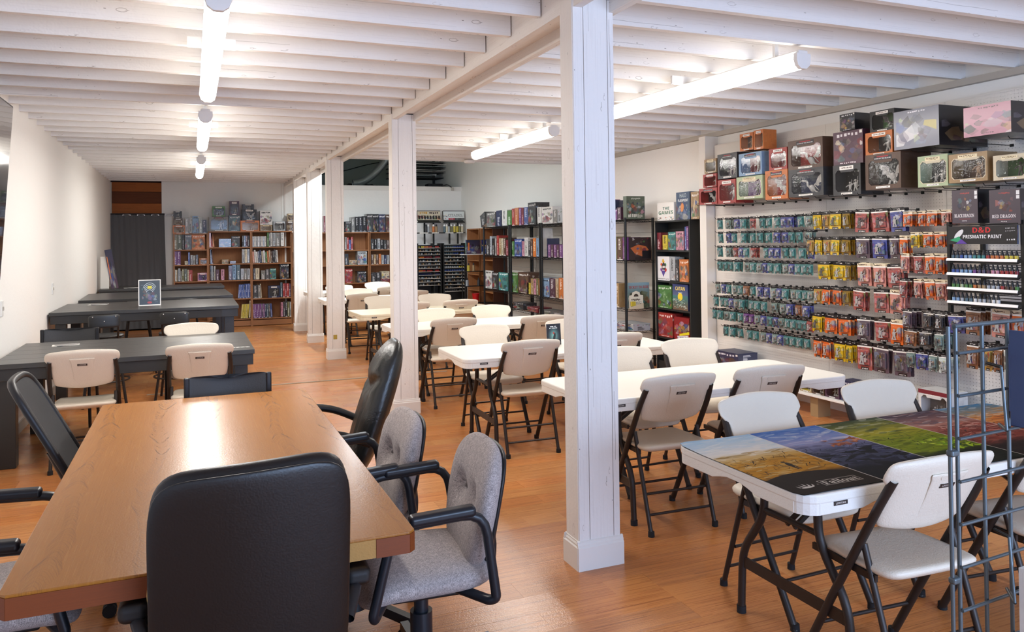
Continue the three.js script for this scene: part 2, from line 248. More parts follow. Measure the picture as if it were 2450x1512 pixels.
  next('PRISM', () => { c.fillStyle = '#17161a'; c.fillRect(0, 0, 340, 340); c.save(); c.scale(1, 3); T('D&D', 170, 26, 44, '#d02428'); T('PRISMATIC PAINT', 172, 66, 30, '#e6e6ea', 'sans-serif', 'bold', 'center', 190); T('', 0, 0, 1, '#fff'); c.restore(); c.fillStyle = '#dcdde2'; c.beginPath(); c.ellipse(58, 150, 16, 90, 0.2, 0, 7); c.fill(); c.fillStyle = '#2c9a6a'; c.beginPath(); c.moveTo(10, 260); c.lineTo(60, 190); c.lineTo(80, 330); c.fill(); c.fillStyle = '#5a3a9a'; c.beginPath(); c.moveTo(70, 240); c.lineTo(100, 330); c.lineTo(40, 330); c.fill(); bars(c, 284, 40, 46, 24, '#9a9a9e', 5); bars(c, 284, 90, 46, 24, '#9a9a9e', 5); bars(c, 290, 240, 40, 30, '#e0e0e4', 4); });
  const carton = (title, col) => { c.fillStyle = '#423642'; c.fillRect(0, 0, 340, 340); artwork(c, 70, 70, 190, 150, col, 18); bars(c, 110, 30, 120, 16, '#b03a34', 9); T(title, 160, 262, 46, '#e4e0e2', 'serif', 'bold', 'center', 260); c.fillStyle = '#9a2c30'; c.fillRect(90, 292, 150, 5); bars(c, 130, 308, 70, 10, '#ccc', 4); c.fillStyle = '#e8e8e8'; c.fillRect(296, 18, 34, 40); c.fillRect(296, 66, 34, 32); };
  next('BLACKD', () => carton('BLACK DRAGON', '#2c2c30')); next('REDD', () => carton('RED DRAGON', '#8a3028'));
  next('POSTER', () => { c.fillStyle = '#1d2b33'; c.fillRect(0, 0, 340, 340); artwork(c, 40, 90, 260, 190, '#2a3c4a', 34); for (let i = 0; i < 5; i++) { c.strokeStyle = '#c8d4d8'; c.lineWidth = 7; c.beginPath(); c.arc(170, 190 - i * 10, 60 + i * 14, 3.6, 5.8); c.stroke(); } c.fillStyle = '#d8cc20'; c.fillRect(136, 76, 70, 40); c.fillStyle = '#a02c2c'; c.beginPath(); c.ellipse(170, 306, 40, 16, 0, 0, 7); c.fill(); bars(c, 30, 60, 60, 6, '#7a8a90', 5); bars(c, 250, 300, 60, 6, '#7a8a90', 5); });
  next('BOOKLET', () => { c.fillStyle = '#141a26'; c.fillRect(0, 0, 340, 340); const g = c.createRadialGradient(170, 190, 10, 170, 190, 150); g.addColorStop(0, '#7ab4ae'); g.addColorStop(1, '#141a26'); c.fillStyle = g; c.fillRect(0, 70, 340, 270); c.fillStyle = '#1a2028'; c.beginPath(); c.ellipse(180, 220, 28, 80, 0.3, 0, 7); c.fill(); c.fillStyle = '#a8403a'; c.beginPath(); c.arc(168, 150, 18, 0, 7); c.fill(); bars(c, 90, 36, 160, 18, '#e8eef0', 5); bars(c, 70, 62, 200, 18, '#e8eef0', 6); });
  next('LOGO', () => { c.fillStyle = '#2b2422'; c.fillRect(0, 0, 340, 340); c.save(); c.scale(1, 3.6); T('LIFETIME', 170, 48, 58, '#cfc8c0', 'sans-serif', 'bold', 'center', 300); c.restore(); });
  next('ICONS', () => { c.fillStyle = '#2c2a2e'; c.fillRect(0, 0, 340, 340); c.save(); c.scale(1, 4); c.fillStyle = '#b8202c'; c.fillRect(60, 10, 220, 16); T('ICONS OF THE REALMS', 170, 56, 34, '#e6e4e4', 'serif', 'bold', 'center', 310); c.restore(); });
  next('TITLE', () => { c.fillStyle = '#e7d9b4'; c.fillRect(0, 0, 340, 340); bars(c, 30, 60, 280, 110, '#6a5434', 9); bars(c, 90, 200, 160, 70, '#8a7448', 6); });
  next('LABEL', () => { c.fillStyle = '#efece6'; c.fillRect(0, 0, 340, 340); bars(c, 40, 100, 260, 130, '#4a3c3c', 9); });
  next('DRAGONSIDE', () => { c.fillStyle = '#1a171a'; c.fillRect(0, 0, 340, 340); artwork(c, 20, 40, 300, 260, '#2c2630', 20); bars(c, 230, 40, 90, 24, '#6a6468', 5); });
  next('SILVERBOX', () => { c.fillStyle = '#6f7180'; c.fillRect(0, 0, 340, 340); artwork(c, 20, 40, 300, 270, '#5c5a74', 30); bars(c, 110, 18, 130, 14, '#d8d8e0', 8); });
  next('PINKBOX', () => { c.fillStyle = '#bb7f92'; c.fillRect(0, 0, 340, 340); artwork(c, 0, 60, 340, 280, '#b57488', 24); bars(c, 110, 24, 150, 18, '#5a2c3c', 8); bars(c, 130, 306, 90, 12, '#5a2c3c', 6); });
  next('MINIS', () => { c.fillStyle = '#ece6d4'; c.fillRect(0, 0, 340, 340); c.fillStyle = '#4a3c30'; c.beginPath(); c.arc(170, 110, 56, 3.14, 6.28); c.fill(); bars(c, 60, 150, 220, 40, '#4a3428', 7); for (let i = 0; i < 4; i++) bars(c, 170, 210 + i * 30, 140, 16, '#6a5444', 6); });
  next('SCIFI', () => { band(0, 340, '#2a2c44', '#5a3c50'); artwork(c, 0, 60, 340, 280, '#37406a', 36); c.fillStyle = '#d07838'; c.fillRect(40, 60, 40, 190); });
  next('SPACE', () => { c.fillStyle = '#273a80'; c.fillRect(0, 0, 340, 340); artwork(c, 0, 40, 340, 300, '#3448a0', 30); for (const [x, y, r] of [[110, 170, 44], [230, 200, 50], [150, 280, 36]]) { c.fillStyle = '#aeb8d8'; c.beginPath(); c.arc(x, y, r, 0, 7); c.fill(); } });
});
// the five-panel play mat on the nearest folding table
const matTex = canvasTex(2048, 880, (c, w, h) => {
  const P = [['#9ec3e2', '#e6e2da', '#bc8218', '#2c1c12'], ['#3566b4', '#9a9cc4', '#3e4260', '#0e101c'], ['#2c3a24', '#a49c22', '#76880c', '#0e140c'], ['#3f3646', '#b07a6c', '#8a4034', '#241a1a'], ['#3c78a8', '#d88a3c', '#a8552c', '#2a1c1c']];
  for (let k = 0; k < 5; k++) {
    const x0 = k * w / 5, pw = w / 5, [a, b, m, d] = P[k];
    c.save(); c.beginPath(); c.rect(x0, 0, pw, h); c.clip();
    const g = c.createLinearGradient(0, 0, 0, h); [[0, a], [0.3, b], [0.5, m], [0.72, m], [0.8, d], [1, d]].forEach(([t, q]) => g.addColorStop(t, q)); c.fillStyle = g; c.fillRect(x0, 0, pw, h);
    for (let i = 0; i < 420; i++) {
      const y = rnd() * h, x = x0 + rnd() * pw, t = y / h; c.globalAlpha = rr(0.08, 0.4);
      c.fillStyle = t < 0.32 ? pick([a, b, '#f2efe8', shade(a, 0.3)]) : t < 0.72 ? pick([m, shade(m, 0.3), shade(m, -0.5), shade(m, -0.3), b]) : pick([d, shade(d, 0.07), shade(m, -0.75)]);
      c.beginPath(); c.ellipse(x, y, rr(8, 70), rr(3, 16), rr(-0.4, 0.4), 0, 7); c.fill();
    }
    c.globalAlpha = 1;
    for (let i = 0; i < 90; i++) { const y = rr(0.42, 0.7) * h, x = x0 + rnd() * pw; c.strokeStyle = shade(d, rr(-0.3, 0.15)); c.lineWidth = rr(1, 4); c.beginPath(); c.moveTo(x, y); c.lineTo(x + rr(-30, 30), y - rr(6, 46)); c.stroke(); }
    if (k === 0) { c.fillStyle = '#2c2420'; c.beginPath(); c.ellipse(x0 + 230, h * 0.6, 13, 34, 0.1, 0, 7); c.fill(); c.beginPath(); c.arc(x0 + 228, h * 0.55, 10, 0, 7); c.fill(); c.fillRect(x0 + 219, h * 0.62, 8, 50); c.fillRect(x0 + 234, h * 0.62, 8, 50); c.fillStyle = '#21160f'; c.beginPath(); c.moveTo(x0, h * 0.76); c.quadraticCurveTo(x0 + 220, h * 0.66, x0 + pw, h * 0.8); c.lineTo(x0 + pw, h); c.lineTo(x0, h); c.fill(); }
    if (k === 1) { for (let i = 0; i < 30; i++) { c.fillStyle = pick(['#8a4a34', '#b06a44', '#5c3226', '#c98a64']); c.beginPath(); const px = x0 + rr(190, 380), py = rr(0.3, 0.4) * h; c.moveTo(px, py); c.lineTo(px + rr(20, 70), py + rr(-10, 20)); c.lineTo(px + rr(-20, 40), py + rr(14, 40)); c.fill(); } for (let i = 0; i < 40; i++) { c.fillStyle = pick(['#12141f', '#22263a', '#3a4058', '#0e101a']); c.beginPath(); const px = x0 + rr(-40, 380), py = rr(0.46, 0.75) * h; c.moveTo(px, py); c.lineTo(px + rr(40, 160), py + rr(-26, 20)); c.lineTo(px + rr(10, 90), py + rr(20, 60)); c.fill(); } }
    if (k === 2) for (let i = 0; i < 46; i++) { c.fillStyle = pick(['#9fc41e', '#6c9a16', '#2c4a12', '#c8d84a']); c.beginPath(); const px = x0 + rr(150, 380), py = rr(0.52, 0.76) * h; c.moveTo(px, py); c.lineTo(px + rr(20, 60), py + rr(-14, 14)); c.lineTo(px + rr(0, 30), py + rr(12, 34)); c.fill(); }
    if (k === 3) for (let i = 0; i < 60; i++) { c.strokeStyle = pick(['#a8382e', '#d8786a', '#e8b8a8', '#5c2420']); c.lineWidth = rr(2, 7); c.beginPath(); const px = x0 + rr(60, 340), py = rr(0.34, 0.58) * h; c.moveTo(px, py); c.lineTo(px + rr(30, 110), py + rr(-20, 34)); c.stroke(); }
    if (k === 4) for (let i = 0; i < 30; i++) { c.fillStyle = pick(['#e8a860', '#b4632c', '#6a3a2a', '#d87a3a']); c.globalAlpha = 0.6; c.beginPath(); c.ellipse(x0 + rnd() * pw, rr(0.25, 0.55) * h, rr(20, 110), rr(4, 14), 0, 0, 7); c.fill(); c.globalAlpha = 1; }
    c.restore();
    if (k) { c.fillStyle = '#d8d4cc'; c.fillRect(x0 - 2.5, 0, 5, h); }
  }
  c.save(); c.fillStyle = '#d9d2c6'; c.strokeStyle = '#d9d2c6';
  for (let i = -2; i <= 2; i++) { c.beginPath(); c.moveTo(88 + i * 15 - 5, 806 - (2 - Math.abs(i)) * 5); c.lineTo(88 + i * 19, 764 + Math.abs(i) * 9); c.lineTo(88 + i * 15 + 5, 808 - (2 - Math.abs(i)) * 5); c.fill(); } c.beginPath(); c.ellipse(88, 812, 30, 9, 0, 0, 7); c.fill();
  c.font = '22px sans-serif'; c.fillText('×', 140, 806); c.lineWidth = 3; c.strokeRect(166, 766, 186, 58); c.font = 'bold 54px serif'; c.textAlign = 'center'; c.textBaseline = 'middle'; c.fillText('Fallout', 259, 797, 172); c.restore();
});

// ------------------------------------------------------------------ materials
const S = (o) => new THREE.MeshStandardMaterial(o), PH = (o) => new THREE.MeshPhysicalMaterial(o);
const M = {
  wall: S({ color: '#f4f2ee', roughness: 0.85, bumpMap: bumpPaint, bumpScale: 0.002 }),
  timber: S({ color: '#efebe6', map: paintTex, roughness: 0.6, bumpMap: bumpPaint, bumpScale: 0.003 }),
  groove: S({ color: '#6b635c', roughness: 0.9 }), trimWhite: S({ color: '#ece8e2', roughness: 0.5 }), trimGrey: S({ color: '#b9b2a8', roughness: 0.7 }),
  oldBoard: S({ color: '#c9c4bc', map: paintTex, roughness: 0.75 }), void: S({ color: '#aab0a4', roughness: 0.95 }), cable: S({ color: '#2a2b2a', roughness: 0.7 }),
  subfloor: S({ color: '#5a3018', roughness: 0.9 }),
  planks: [['#ffffff', 0.27], ['#f8ece4', 0.3], ['#fff2e6', 0.25]].map(([color, roughness]) => S({ color, map: floorTex, roughness, bumpMap: bumpFine, bumpScale: 0.0004 })),
  oak: S({ map: oakTex, roughness: 0.25, bumpMap: bumpFine, bumpScale: 0.0002 }), oakEdge: S({ color: '#cf9a60', map: planksTex, roughness: 0.5 }), chip: S({ color: '#b98c50', roughness: 0.9, bumpMap: bumpFine, bumpScale: 0.001 }),
  blackWood: S({ color: '#2b2b2b', roughness: 0.36, bumpMap: planksTex, bumpScale: 0.002 }), blackTop: S({ color: '#3a3a39', roughness: 0.33, bumpMap: planksTex, bumpScale: 0.001 }),
  shelfWood: S({ map: planksTex, roughness: 0.5 }), shelfBack: S({ map: planksTex, roughness: 0.7 }), shelfDark: S({ color: '#7f6656', map: planksTex, roughness: 0.6 }),
  caseBlack: S({ color: '#191a19', roughness: 0.55 }), caseEdge: S({ color: '#9c8c78', roughness: 0.7 }),
  tableTop: S({ color: '#eae6de', roughness: 0.42, bumpMap: bumpFine, bumpScale: 0.0006 }), creamTop: S({ color: '#e6dcc2', roughness: 0.45 }),
  chairShell: S({ color: '#e3d8c6', roughness: 0.42, bumpMap: bumpFine, bumpScale: 0.0008 }), chairRecess: S({ color: '#e3d8c6', roughness: 0.42, bumpMap: bumpFine, bumpScale: 0.0008 }),
  bronze: S({ color: '#302926', roughness: 0.42, metalness: 0.3 }), rubber: S({ color: '#17171a', roughness: 0.8 }),
  plasticBlack: S({ color: '#1d1d20', roughness: 0.42 }), plasticGrey: S({ color: '#3a3a3b', roughness: 0.5, bumpMap: bumpFine, bumpScale: 0.0006 }),
  leather: PH({ color: '#0c0c0e', roughness: 0.4, bumpMap: bumpFine, bumpScale: 0.0003, clearcoat: 0.15, clearcoatRoughness: 0.4 }),
  leatherWorn: PH({ color: '#20211f', roughness: 0.36, bumpMap: bumpPaint, bumpScale: 0.004, clearcoat: 0.2, clearcoatRoughness: 0.35 }),
  foam: S({ color: '#c8a868', roughness: 0.95 }), thread: S({ color: '#8a8a88', roughness: 0.9 }),
  fabric: PH({ color: '#dcd6d6', map: fabricTone, roughness: 0.95, bumpMap: weave, bumpScale: 0.0012, sheen: 0.4, sheenColor: new THREE.Color('#b8b8c4'), sheenRoughness: 0.6 }),
  mesh: S({ color: '#26272a', roughness: 0.75, bumpMap: weave, bumpScale: 0.0015 }), armPaint: S({ color: '#1a2028', roughness: 0.34 }),
  steelWire: S({ color: '#5c666b', roughness: 0.38, metalness: 0.6 }), wireBlack: S({ color: '#1c1d1d', roughness: 0.4, metalness: 0.3 }), chrome: S({ color: '#c8ccd0', roughness: 0.2, metalness: 1 }),
  print: S({ map: atlasA, roughness: 0.38 }), printGloss: PH({ map: atlasA, roughness: 0.3, clearcoat: 0.8, clearcoatRoughness: 0.08 }), posters: S({ map: atlasB, roughness: 0.42 }), postersGloss: PH({ map: atlasB, roughness: 0.35, clearcoat: 0.5, clearcoatRoughness: 0.2 }),
  mat: PH({ map: matTex, color: '#d6d2d2', roughness: 0.8, specularIntensity: 0.25, bumpMap: weave, bumpScale: 0.0003 }), matRubber: S({ color: '#1b1a1a', roughness: 0.9 }),
  film: PH({ color: '#ffffff', transmission: 1, thickness: 0, roughness: 0.03, ior: 1.4, specularIntensity: 0.6, bumpMap: bumpPaint, bumpScale: 0.0015 }),
  mini: S({ color: '#a9a7a4', roughness: 0.6 }), miniDark: S({ color: '#55524f', roughness: 0.6 }), miniWarm: S({ color: '#9a7f66', roughness: 0.6 }),
  glass: PH({ color: '#ffffff', transmission: 1, thickness: 0, roughness: 0.02 }), screen: PH({ color: '#0c0f0e', roughness: 0.12, clearcoat: 1, clearcoatRoughness: 0.03 }),
  lens: S({ color: '#ffffff', roughness: 0.5, emissive: new THREE.Color(1, 0.97, 0.92), emissiveIntensity: LENS_GLOW }), lensCool: S({ color: '#ffffff', roughness: 0.5, emissive: new THREE.Color(0.88, 0.96, 1), emissiveIntensity: LENS_GLOW * 1.8 }),
  enamel: S({ color: '#f0efec', roughness: 0.35 }), tape: S({ color: '#8f8d8c', roughness: 0.8 }), blueLabel: S({ color: '#5c9ad0', roughness: 0.5 }),
  curtain: S({ color: '#5e5e60', roughness: 0.95, bumpMap: weave, bumpScale: 0.001 }), plankBrown: S({ color: '#ffd9a0', map: planksTex, roughness: 0.8 }), plankDark: S({ color: '#a08468', map: planksTex, roughness: 0.8 }),
  foil: S({ color: '#b8c0c4', roughness: 0.35, metalness: 0.8 }), paper: S({ color: '#dcdad4', roughness: 0.8 }), redCup: S({ color: '#b8181c', roughness: 0.35 }), blueBin: S({ color: '#3a4c74', roughness: 0.45 }),
  pegboard: S({ color: '#efe9e1', roughness: 0.5 }),
};
M.pegboard.alphaMap = dataTex(64, (x, y) => grey(Math.hypot(x - 31.5, y - 31.5) < 7.6 ? 0 : 1), [1 / 0.0254, 1 / 0.0254]); M.pegboard.alphaTest = 0.5;
M.film.bumpMap.repeat.set(1, 1);
// a box whose faces show cells of an atlas; the front is +z
function printBox(w, h, d, front, side, top, x = 0, y = 0, z = 0) {
  const g = new THREE.BoxGeometry(w, h, d), uv = g.attributes.uv, cells = [side, side, top || side, top || side, front, side].map((n) => CELLS[n]);
  for (let f = 0; f < 6; f++) { const [u0, v0, u1, v1] = cells[f]; for (let i = 0; i < 4; i++) { const k = f * 4 + i; uv.setXY(k, uv.getX(k) ? u1 : u0, uv.getY(k) ? v1 : v0); } }
  return g.translate(x, y, z);
}
function cellUV(g, cell) {                                     // stretch one atlas cell over a geometry seen along z
  g.computeBoundingBox(); const b = g.boundingBox, p = g.attributes.position, [u0, v0, u1, v1] = CELLS[cell], uv = new Float32Array(p.count * 2);
  for (let i = 0; i < p.count; i++) { uv[i * 2] = u0 + (u1 - u0) * (p.getX(i) - b.min.x) / (b.max.x - b.min.x || 1); uv[i * 2 + 1] = v0 + (v1 - v0) * (p.getY(i) - b.min.y) / (b.max.y - b.min.y || 1); }
  g.setAttribute('uv', new THREE.BufferAttribute(uv, 2)); return g;
}

// ------------------------------------------------------------------ the setting
const XL = -1.37, XR = 5.41, ZF = -16, ZN = 2.4, YJ = 2.75, YD = 2.9, ZC = -10.78;   // left and right wall, far and near wall, joist underside, deck, end of the low ceiling on the right
{ // floor: laminate planks along x, staggered, end joints on two lines
  const floor = structGroup('floor');
  mesh('subfloor', bx(XR - XL + 0.4, 0.05, ZN - ZF + 0.4, (XL + XR) / 2, -0.037, (ZN + ZF) / 2), M.subfloor, floor);
  const PW = 0.155, PL = 1.215, proto = [];
  const variant = (len) => { for (const q of proto) if (Math.abs(q.len - len) < 1e-4) return q.list; const list = []; for (let i = 0; i < 8; i++) { const g = bx(len - 0.0008, 0.012, PW - 0.0007, 0, -0.006, 0), uv = g.attributes.uv; for (let k = 0; k < uv.count; k++) uv.setXY(k, uv.getX(k) + 0.37 * i + (i % 2) * 1.1, uv.getY(k) + (i + 0.5) * 0.155); list.push(g); } proto.push({ len, list }); return list; };
  const all = [];
  for (let r = 0, z = ZN - PW / 2; z > ZF; z -= PW, r++) {
    const start = 1.346 - (r % 2 ? PL / 2 : 0) - PL * 4;
    for (let k = 0; k < 9; k++) {
      const a = Math.max(XL, start + k * PL), b = Math.min(XR, start + (k + 1) * PL); if (b - a < 0.02) continue;
      const x = (a + b) / 2, cz = z, zc = -cz * 0.924 + x * 0.381, xc = x * 0.924 + cz * 0.381;   // depth and side offset from the camera
      const seen = zc > 1.6 && Math.abs(xc / zc) < 0.75; all.push({ x, z, len: Math.round((b - a) * 1e4) / 1e4, rank: seen ? zc : 1e3 + Math.abs(zc), v: Math.floor(rnd() * 8), m: Math.floor(rnd() * 3) });
    }
  }
  all.sort((p, q) => p.rank - q.rank);
  const rest = [[], [], []];
  all.forEach((p, i) => { const g = variant(p.len)[p.v]; if (i < 296) { const o = mesh('floor_plank', g, M.planks[p.m], floor); o.position.set(p.x, 0, p.z); } else rest[p.m].push(g.clone().translate(p.x, 0, p.z)); });
  rest.forEach((l, i) => { const o = mesh('far_floor_planks', l, M.planks[i], floor); o.userData.kind = 'stuff'; });
}
{ // ceilings: deck boards over exposed joists, two bays parted by the beam
  const ceiling = structGroup('ceiling');
  mesh('deck', [bx(1.74 - XL, 0.04, ZN - ZF, (1.74 + XL) / 2, YD + 0.02, (ZN + ZF) / 2), bx(XR - 1.7, 0.04, ZN - ZC, (XR + 1.7) / 2, YD + 0.021, (ZN + ZC) / 2)], M.timber, ceiling);
  const left = [0, 1, 2, 3].map((i) => bx(1.698 - XL, YD - YJ, 0.042, (1.698 + XL) / 2, (YD + YJ) / 2, 0, i * 0.61)), right = [0, 1, 2, 3].map((i) => bx(XR - 1.93, YD - YJ, 0.042, (XR + 1.93) / 2, (YD + YJ) / 2, 0, i * 0.53 + 0.2));
  for (let k = -14; k < 30; k++) {
    const z = -3.69 - 0.4125 * k - 0.021; if (z > ZN - 0.05 || z < ZF + 0.05) continue;
    mesh('joist', left[Math.floor(rnd() * 4)], M.timber, ceiling).position.z = z;
    if (z > ZC + 0.05) mesh('joist', right[Math.floor(rnd() * 4)], M.timber, ceiling).position.z = z;
  }
  mesh('rim_board', bx(XR - 1.9, 0.19, 0.04, (XR + 1.9) / 2, 2.835, ZC - 0.01, 0.3), M.timber, ceiling);
}
{ // the beam on the posts: two plies and their ledgers, with the underside set back between them
  const b = structGroup('ceiling_beam'); const L = ZN - ZF, zc = (ZN + ZF) / 2;
  mesh('ledger', bx(0.045, 0.17, L, 1.728, 2.785, zc, 0.1), M.timber, b); mesh('ledger', bx(0.045, 0.15, L, 1.925, 2.765, zc, 0.7), M.timber, b);
  mesh('ply', bx(0.152, 0.2, L, 1.8265, 2.86, zc, 0.4), M.timber, b);
}
struct('wall_left', bx(0.14, 3.1, ZN - ZF, XL - 0.07, 1.5, (ZN + ZF) / 2), M.wall);
struct('baseboard_left', bx(0.012, 0.09, 13, XL + 0.006, 0.045, -8), M.trimGrey);
struct('wall_right', bx(0.14, 4.6, ZN - ZF + 4.2, XR + 0.07, 2.25, (ZN + ZF) / 2 - 2), M.wall);
{ // painted boards that line the right wall below shelf height
  const w = structGroup('wall_right_boards'); const list = [0, 1, 2].map((i) => plate([[-3, -0.091], [3, -0.091], [3, 0.0895], [-3, 0.0895]], 0.016, 0.003));
  for (let r = 0; r < 10; r++) { const o = mesh('wall_board', list[r % 3], M.oldBoard, w); o.rotation.y = -Math.PI / 2; o.position.set(XR - 0.006 - (r % 3) * 0.002, 0.1 + r * 0.183, -10.3); o.rotation.z = (rnd() - 0.5) * 0.006; }
}
struct('trim_1', bx(0.05, 0.05, ZN - ZC, XR - 0.025, 2.725, (ZN + ZC) / 2), M.trimGrey);
{ // far wall: a doorway at its left end, and beyond the low ceiling it stops short of the roof
  const dx0 = -1.362, dx1 = -0.515;
  struct('wall_far', [bx(1.9 - dx1, 2.9, 0.12, (1.9 + dx1) / 2, 1.45, ZF - 0.06), bx(XR - 1.9, 2.66, 0.12, (XR + 1.9) / 2, 1.33, ZF - 0.061)], M.wall);
  struct('trim_2', [bx(XR - 1.9, 0.09, 0.15, (XR + 1.9) / 2, 2.705, ZF - 0.045), bx(0.07, 0.1, 0.17, 4.0, 2.7, ZF - 0.035)], M.trimWhite);
  struct('trim_3', [bx(0.03, 2.75, 0.03, 1.72, 1.375, ZF + 0.015), bx(0.02, 2.75, 0.012, 1.655, 1.375, ZF + 0.006)], M.trimWhite);
  const back = structGroup('wall_passage');                     // boards that close the passage behind the curtain
  for (let r = 0; r < 4; r++) mesh('wall_board', bx(1.1, [0.17, 0.21, 0.2, 0.24][r], 0.02, -0.95, [2.66, 2.465, 2.255, 2.03][r], ZF - 0.03, r * 0.4), [M.plankBrown, M.plankDark, M.plankBrown, M.plankDark][r], back);
  mesh('passage_wall', [bx(1.2, 2.9, 0.05, -0.95, 1.45, ZF - 0.5), bx(0.05, 2.9, 0.5, -1.45, 1.45, ZF - 0.25), bx(0.05, 2.9, 0.4, -0.49, 1.45, ZF - 0.31), bx(1.2, 0.05, 0.5, -0.95, 2.93, ZF - 0.3), bx(1.2, 0.05, 0.6, -0.95, -0.03, ZF - 0.3)], M.shelfDark, back);
}
{ // dark loft above and behind the far right part
  struct('wall_loft', [bx(8, 3.4, 0.1, 4, 3.2, -19.6), bx(0.1, 1.9, 9.2, 1.7, 3.86, -15.2), bx(3.9, 1.8, 0.1, 3.6, 3.84, ZC - 0.09)], M.void);
  struct('ceiling_loft', bx(4.2, 0.1, 9.2, 3.6, 4.55, -15.2), M.void); struct('floor_loft', bx(3.8, 0.08, 3.4, 3.6, 2.6, -17.85), M.void);
}
{ // shop front behind the camera, with the wide window that lets in the daylight
  struct('wall_front', [bx(XR - XL, 0.6, 0.12, (XL + XR) / 2, 0.3, ZN + 0.06), bx(XR - XL, 0.6, 0.12, (XL + XR) / 2, 2.65, ZN + 0.06), bx(1.8, 1.8, 0.12, XL + 0.9, 1.5, ZN + 0.06), bx(1.2, 1.8, 0.12, XR - 0.6, 1.5, ZN + 0.06)], M.wall);
  const w = structGroup('window_1'); mesh('window_frame', [bx(3.8, 0.06, 0.1, 2.31, 0.63, ZN + 0.06), bx(3.8, 0.06, 0.1, 2.31, 2.32, ZN + 0.06), bx(0.06, 1.7, 0.1, 0.46, 1.5, ZN + 0.06), bx(0.06, 1.7, 0.1, 4.18, 1.5, ZN + 0.06), bx(0.05, 1.7, 0.1, 2.31, 1.5, ZN + 0.06)], M.caseBlack, w);
  mesh('pane', bx(1.8, 1.66, 0.006, 1.38, 1.48, ZN + 0.06), M.glass, w); mesh('pane', bx(1.8, 1.66, 0.006, 3.25, 1.48, ZN + 0.06), M.glass, w);
}
struct('trim_4', rb(3.3, 0.006, 0.035, 0.002, 1.2, 0.003, -9.05), M.caseEdge).rotation.y = 0;

// ------------------------------------------------------------------ posts
function post(z, label, marks) {
  const t = thing('support_post', label, 'post', [0, 0, z]), W = 0.222, D = 0.132, x0 = 1.7, H = 2.75;
  mesh('core', bx(W - 0.02, H, D - 0.02, x0 + W / 2, H / 2, -D / 2 - 0.018), M.groove, t);
  let x = x0; for (const w of [0.056, 0.13, 0.034]) { mesh('board', bx(w - 0.0018, H, 0.012, x + w / 2, H / 2, -0.024, x * 3 + z), M.timber, t); x += w + 0.0012; }
  mesh('board', bx(0.012, H, D - 0.004, x0 + 0.004, H / 2, -D / 2 - 0.022, z), M.timber, t); mesh('board', bx(0.012, H, D - 0.004, x0 + W - 0.004, H / 2, -D / 2 - 0.022, z + 1), M.timber, t); mesh('board', bx(W, H, 0.012, x0 + W / 2, H / 2, -D - 0.018, z + 2), M.timber, t);
  const trim = (len, turn, px, pz) => { const g = plate([[0, 0], [0.017, 0], [0.017, 0.108], [0.012, 0.114], [0.012, 0.122], [0.007, 0.13], [0.007, 0.136], [0, 0.14]], len, 0); g.rotateY(-Math.PI / 2 + turn); g.translate(px, 0, pz); mesh('base_trim', g, M.trimWhite, t); };
  trim(0.248, 0, x0 + W / 2, -0.02); trim(0.152, -Math.PI / 2, x0 + 0.002, -D / 2 - 0.022); trim(0.152, Math.PI / 2, x0 + W - 0.002, -D / 2 - 0.022); trim(0.248, Math.PI, x0 + W / 2, -D - 0.02);
  if (marks) { mesh('note', rb(0.05, 0.06, 0.002, 0.001, x0 + 0.09, 0.3, -0.0165), S({ color: '#b8a24a', roughness: 0.8 }), t); }
  return t;
}
post(-3.31, 'nearest white boxed timber post between wood table and folding tables'); post(-6.95, 'white boxed post directly behind the black high-back leather chair'); post(-10.66, 'white post with a yellow note stuck low on its face', true); post(-12.58, 'second white boxed post from the far wall'); post(-14.36, 'white boxed post closest to the brown bookcases');

// ------------------------------------------------------------------ strip lights
function stripLight(x, z0, z1, y, label, cool, turn = 0) {
  const L = z0 - z1, zc = (z0 + z1) / 2, t = thing('strip_light', label, 'ceiling light', [x, y, zc], turn);
  mesh('housing', rb(0.075, 0.05, L, 0.008, 0, 0.055, 0), M.enamel, t);
  const lens = plate([[-0.052, 0.05], [-0.055, 0.02], [-0.045, -0.012], [-0.02, -0.03], [0.02, -0.03], [0.045, -0.012], [0.055, 0.02], [0.052, 0.05]], L - 0.05, 0.004); mesh('lens', lens, cool ? M.lensCool : M.lens, t);
  for (const s of [1, -1]) { const c = plate([[-0.055, 0.06], [-0.058, 0.02], [-0.046, -0.015], [-0.02, -0.034], [0.02, -0.034], [0.046, -0.015], [0.058, 0.02], [0.055, 0.06]], 0.03, 0.003); c.translate(0, 0, s * (L / 2 - 0.012)); mesh('end_cap', c, M.enamel, t); }
  if (!cool) { mesh('bracket', [bx(0.26, YJ - y - 0.08 + 0.02, 0.02, 0, (YJ - y + 0.09) / 2, 0.02), bx(0.03, YJ - y, 0.02, 0, (YJ - y) / 2 + 0.05, L * 0.4)], M.enamel, t); }
  else mesh('bracket', [rod([0, 0.07, L * 0.4], [0, 4.5 - y, L * 0.4], 0.006), rod([0, 0.07, -L * 0.4], [0, 4.5 - y, -L * 0.4], 0.006)], M.enamel, t);
  areaLight(cool ? COOL_TUBE : TUBE, cool ? FIXTURE_NITS * 2.6 : FIXTURE_NITS, 0.085, L - 0.08, [x, y - 0.034, zc], [x, 0, zc + 1e-4]).rotateZ(turn);
  return t;
}
const near = stripLight(0.115, -3.6, -6.0, 2.63, 'bright strip light nearest the camera above the wood table');
mesh('label', rb(0.03, 0.002, 0.02, 0.0005, 0.03, 0.082, 1.19), M.blueLabel, near);
stripLight(0.115, -6.95, -9.2, 2.63, 'bright strip light over the black tables, middle of its line of three'); stripLight(0.12, -10.6, -13.0, 2.63, 'bright strip light closest to the brown bookcases');
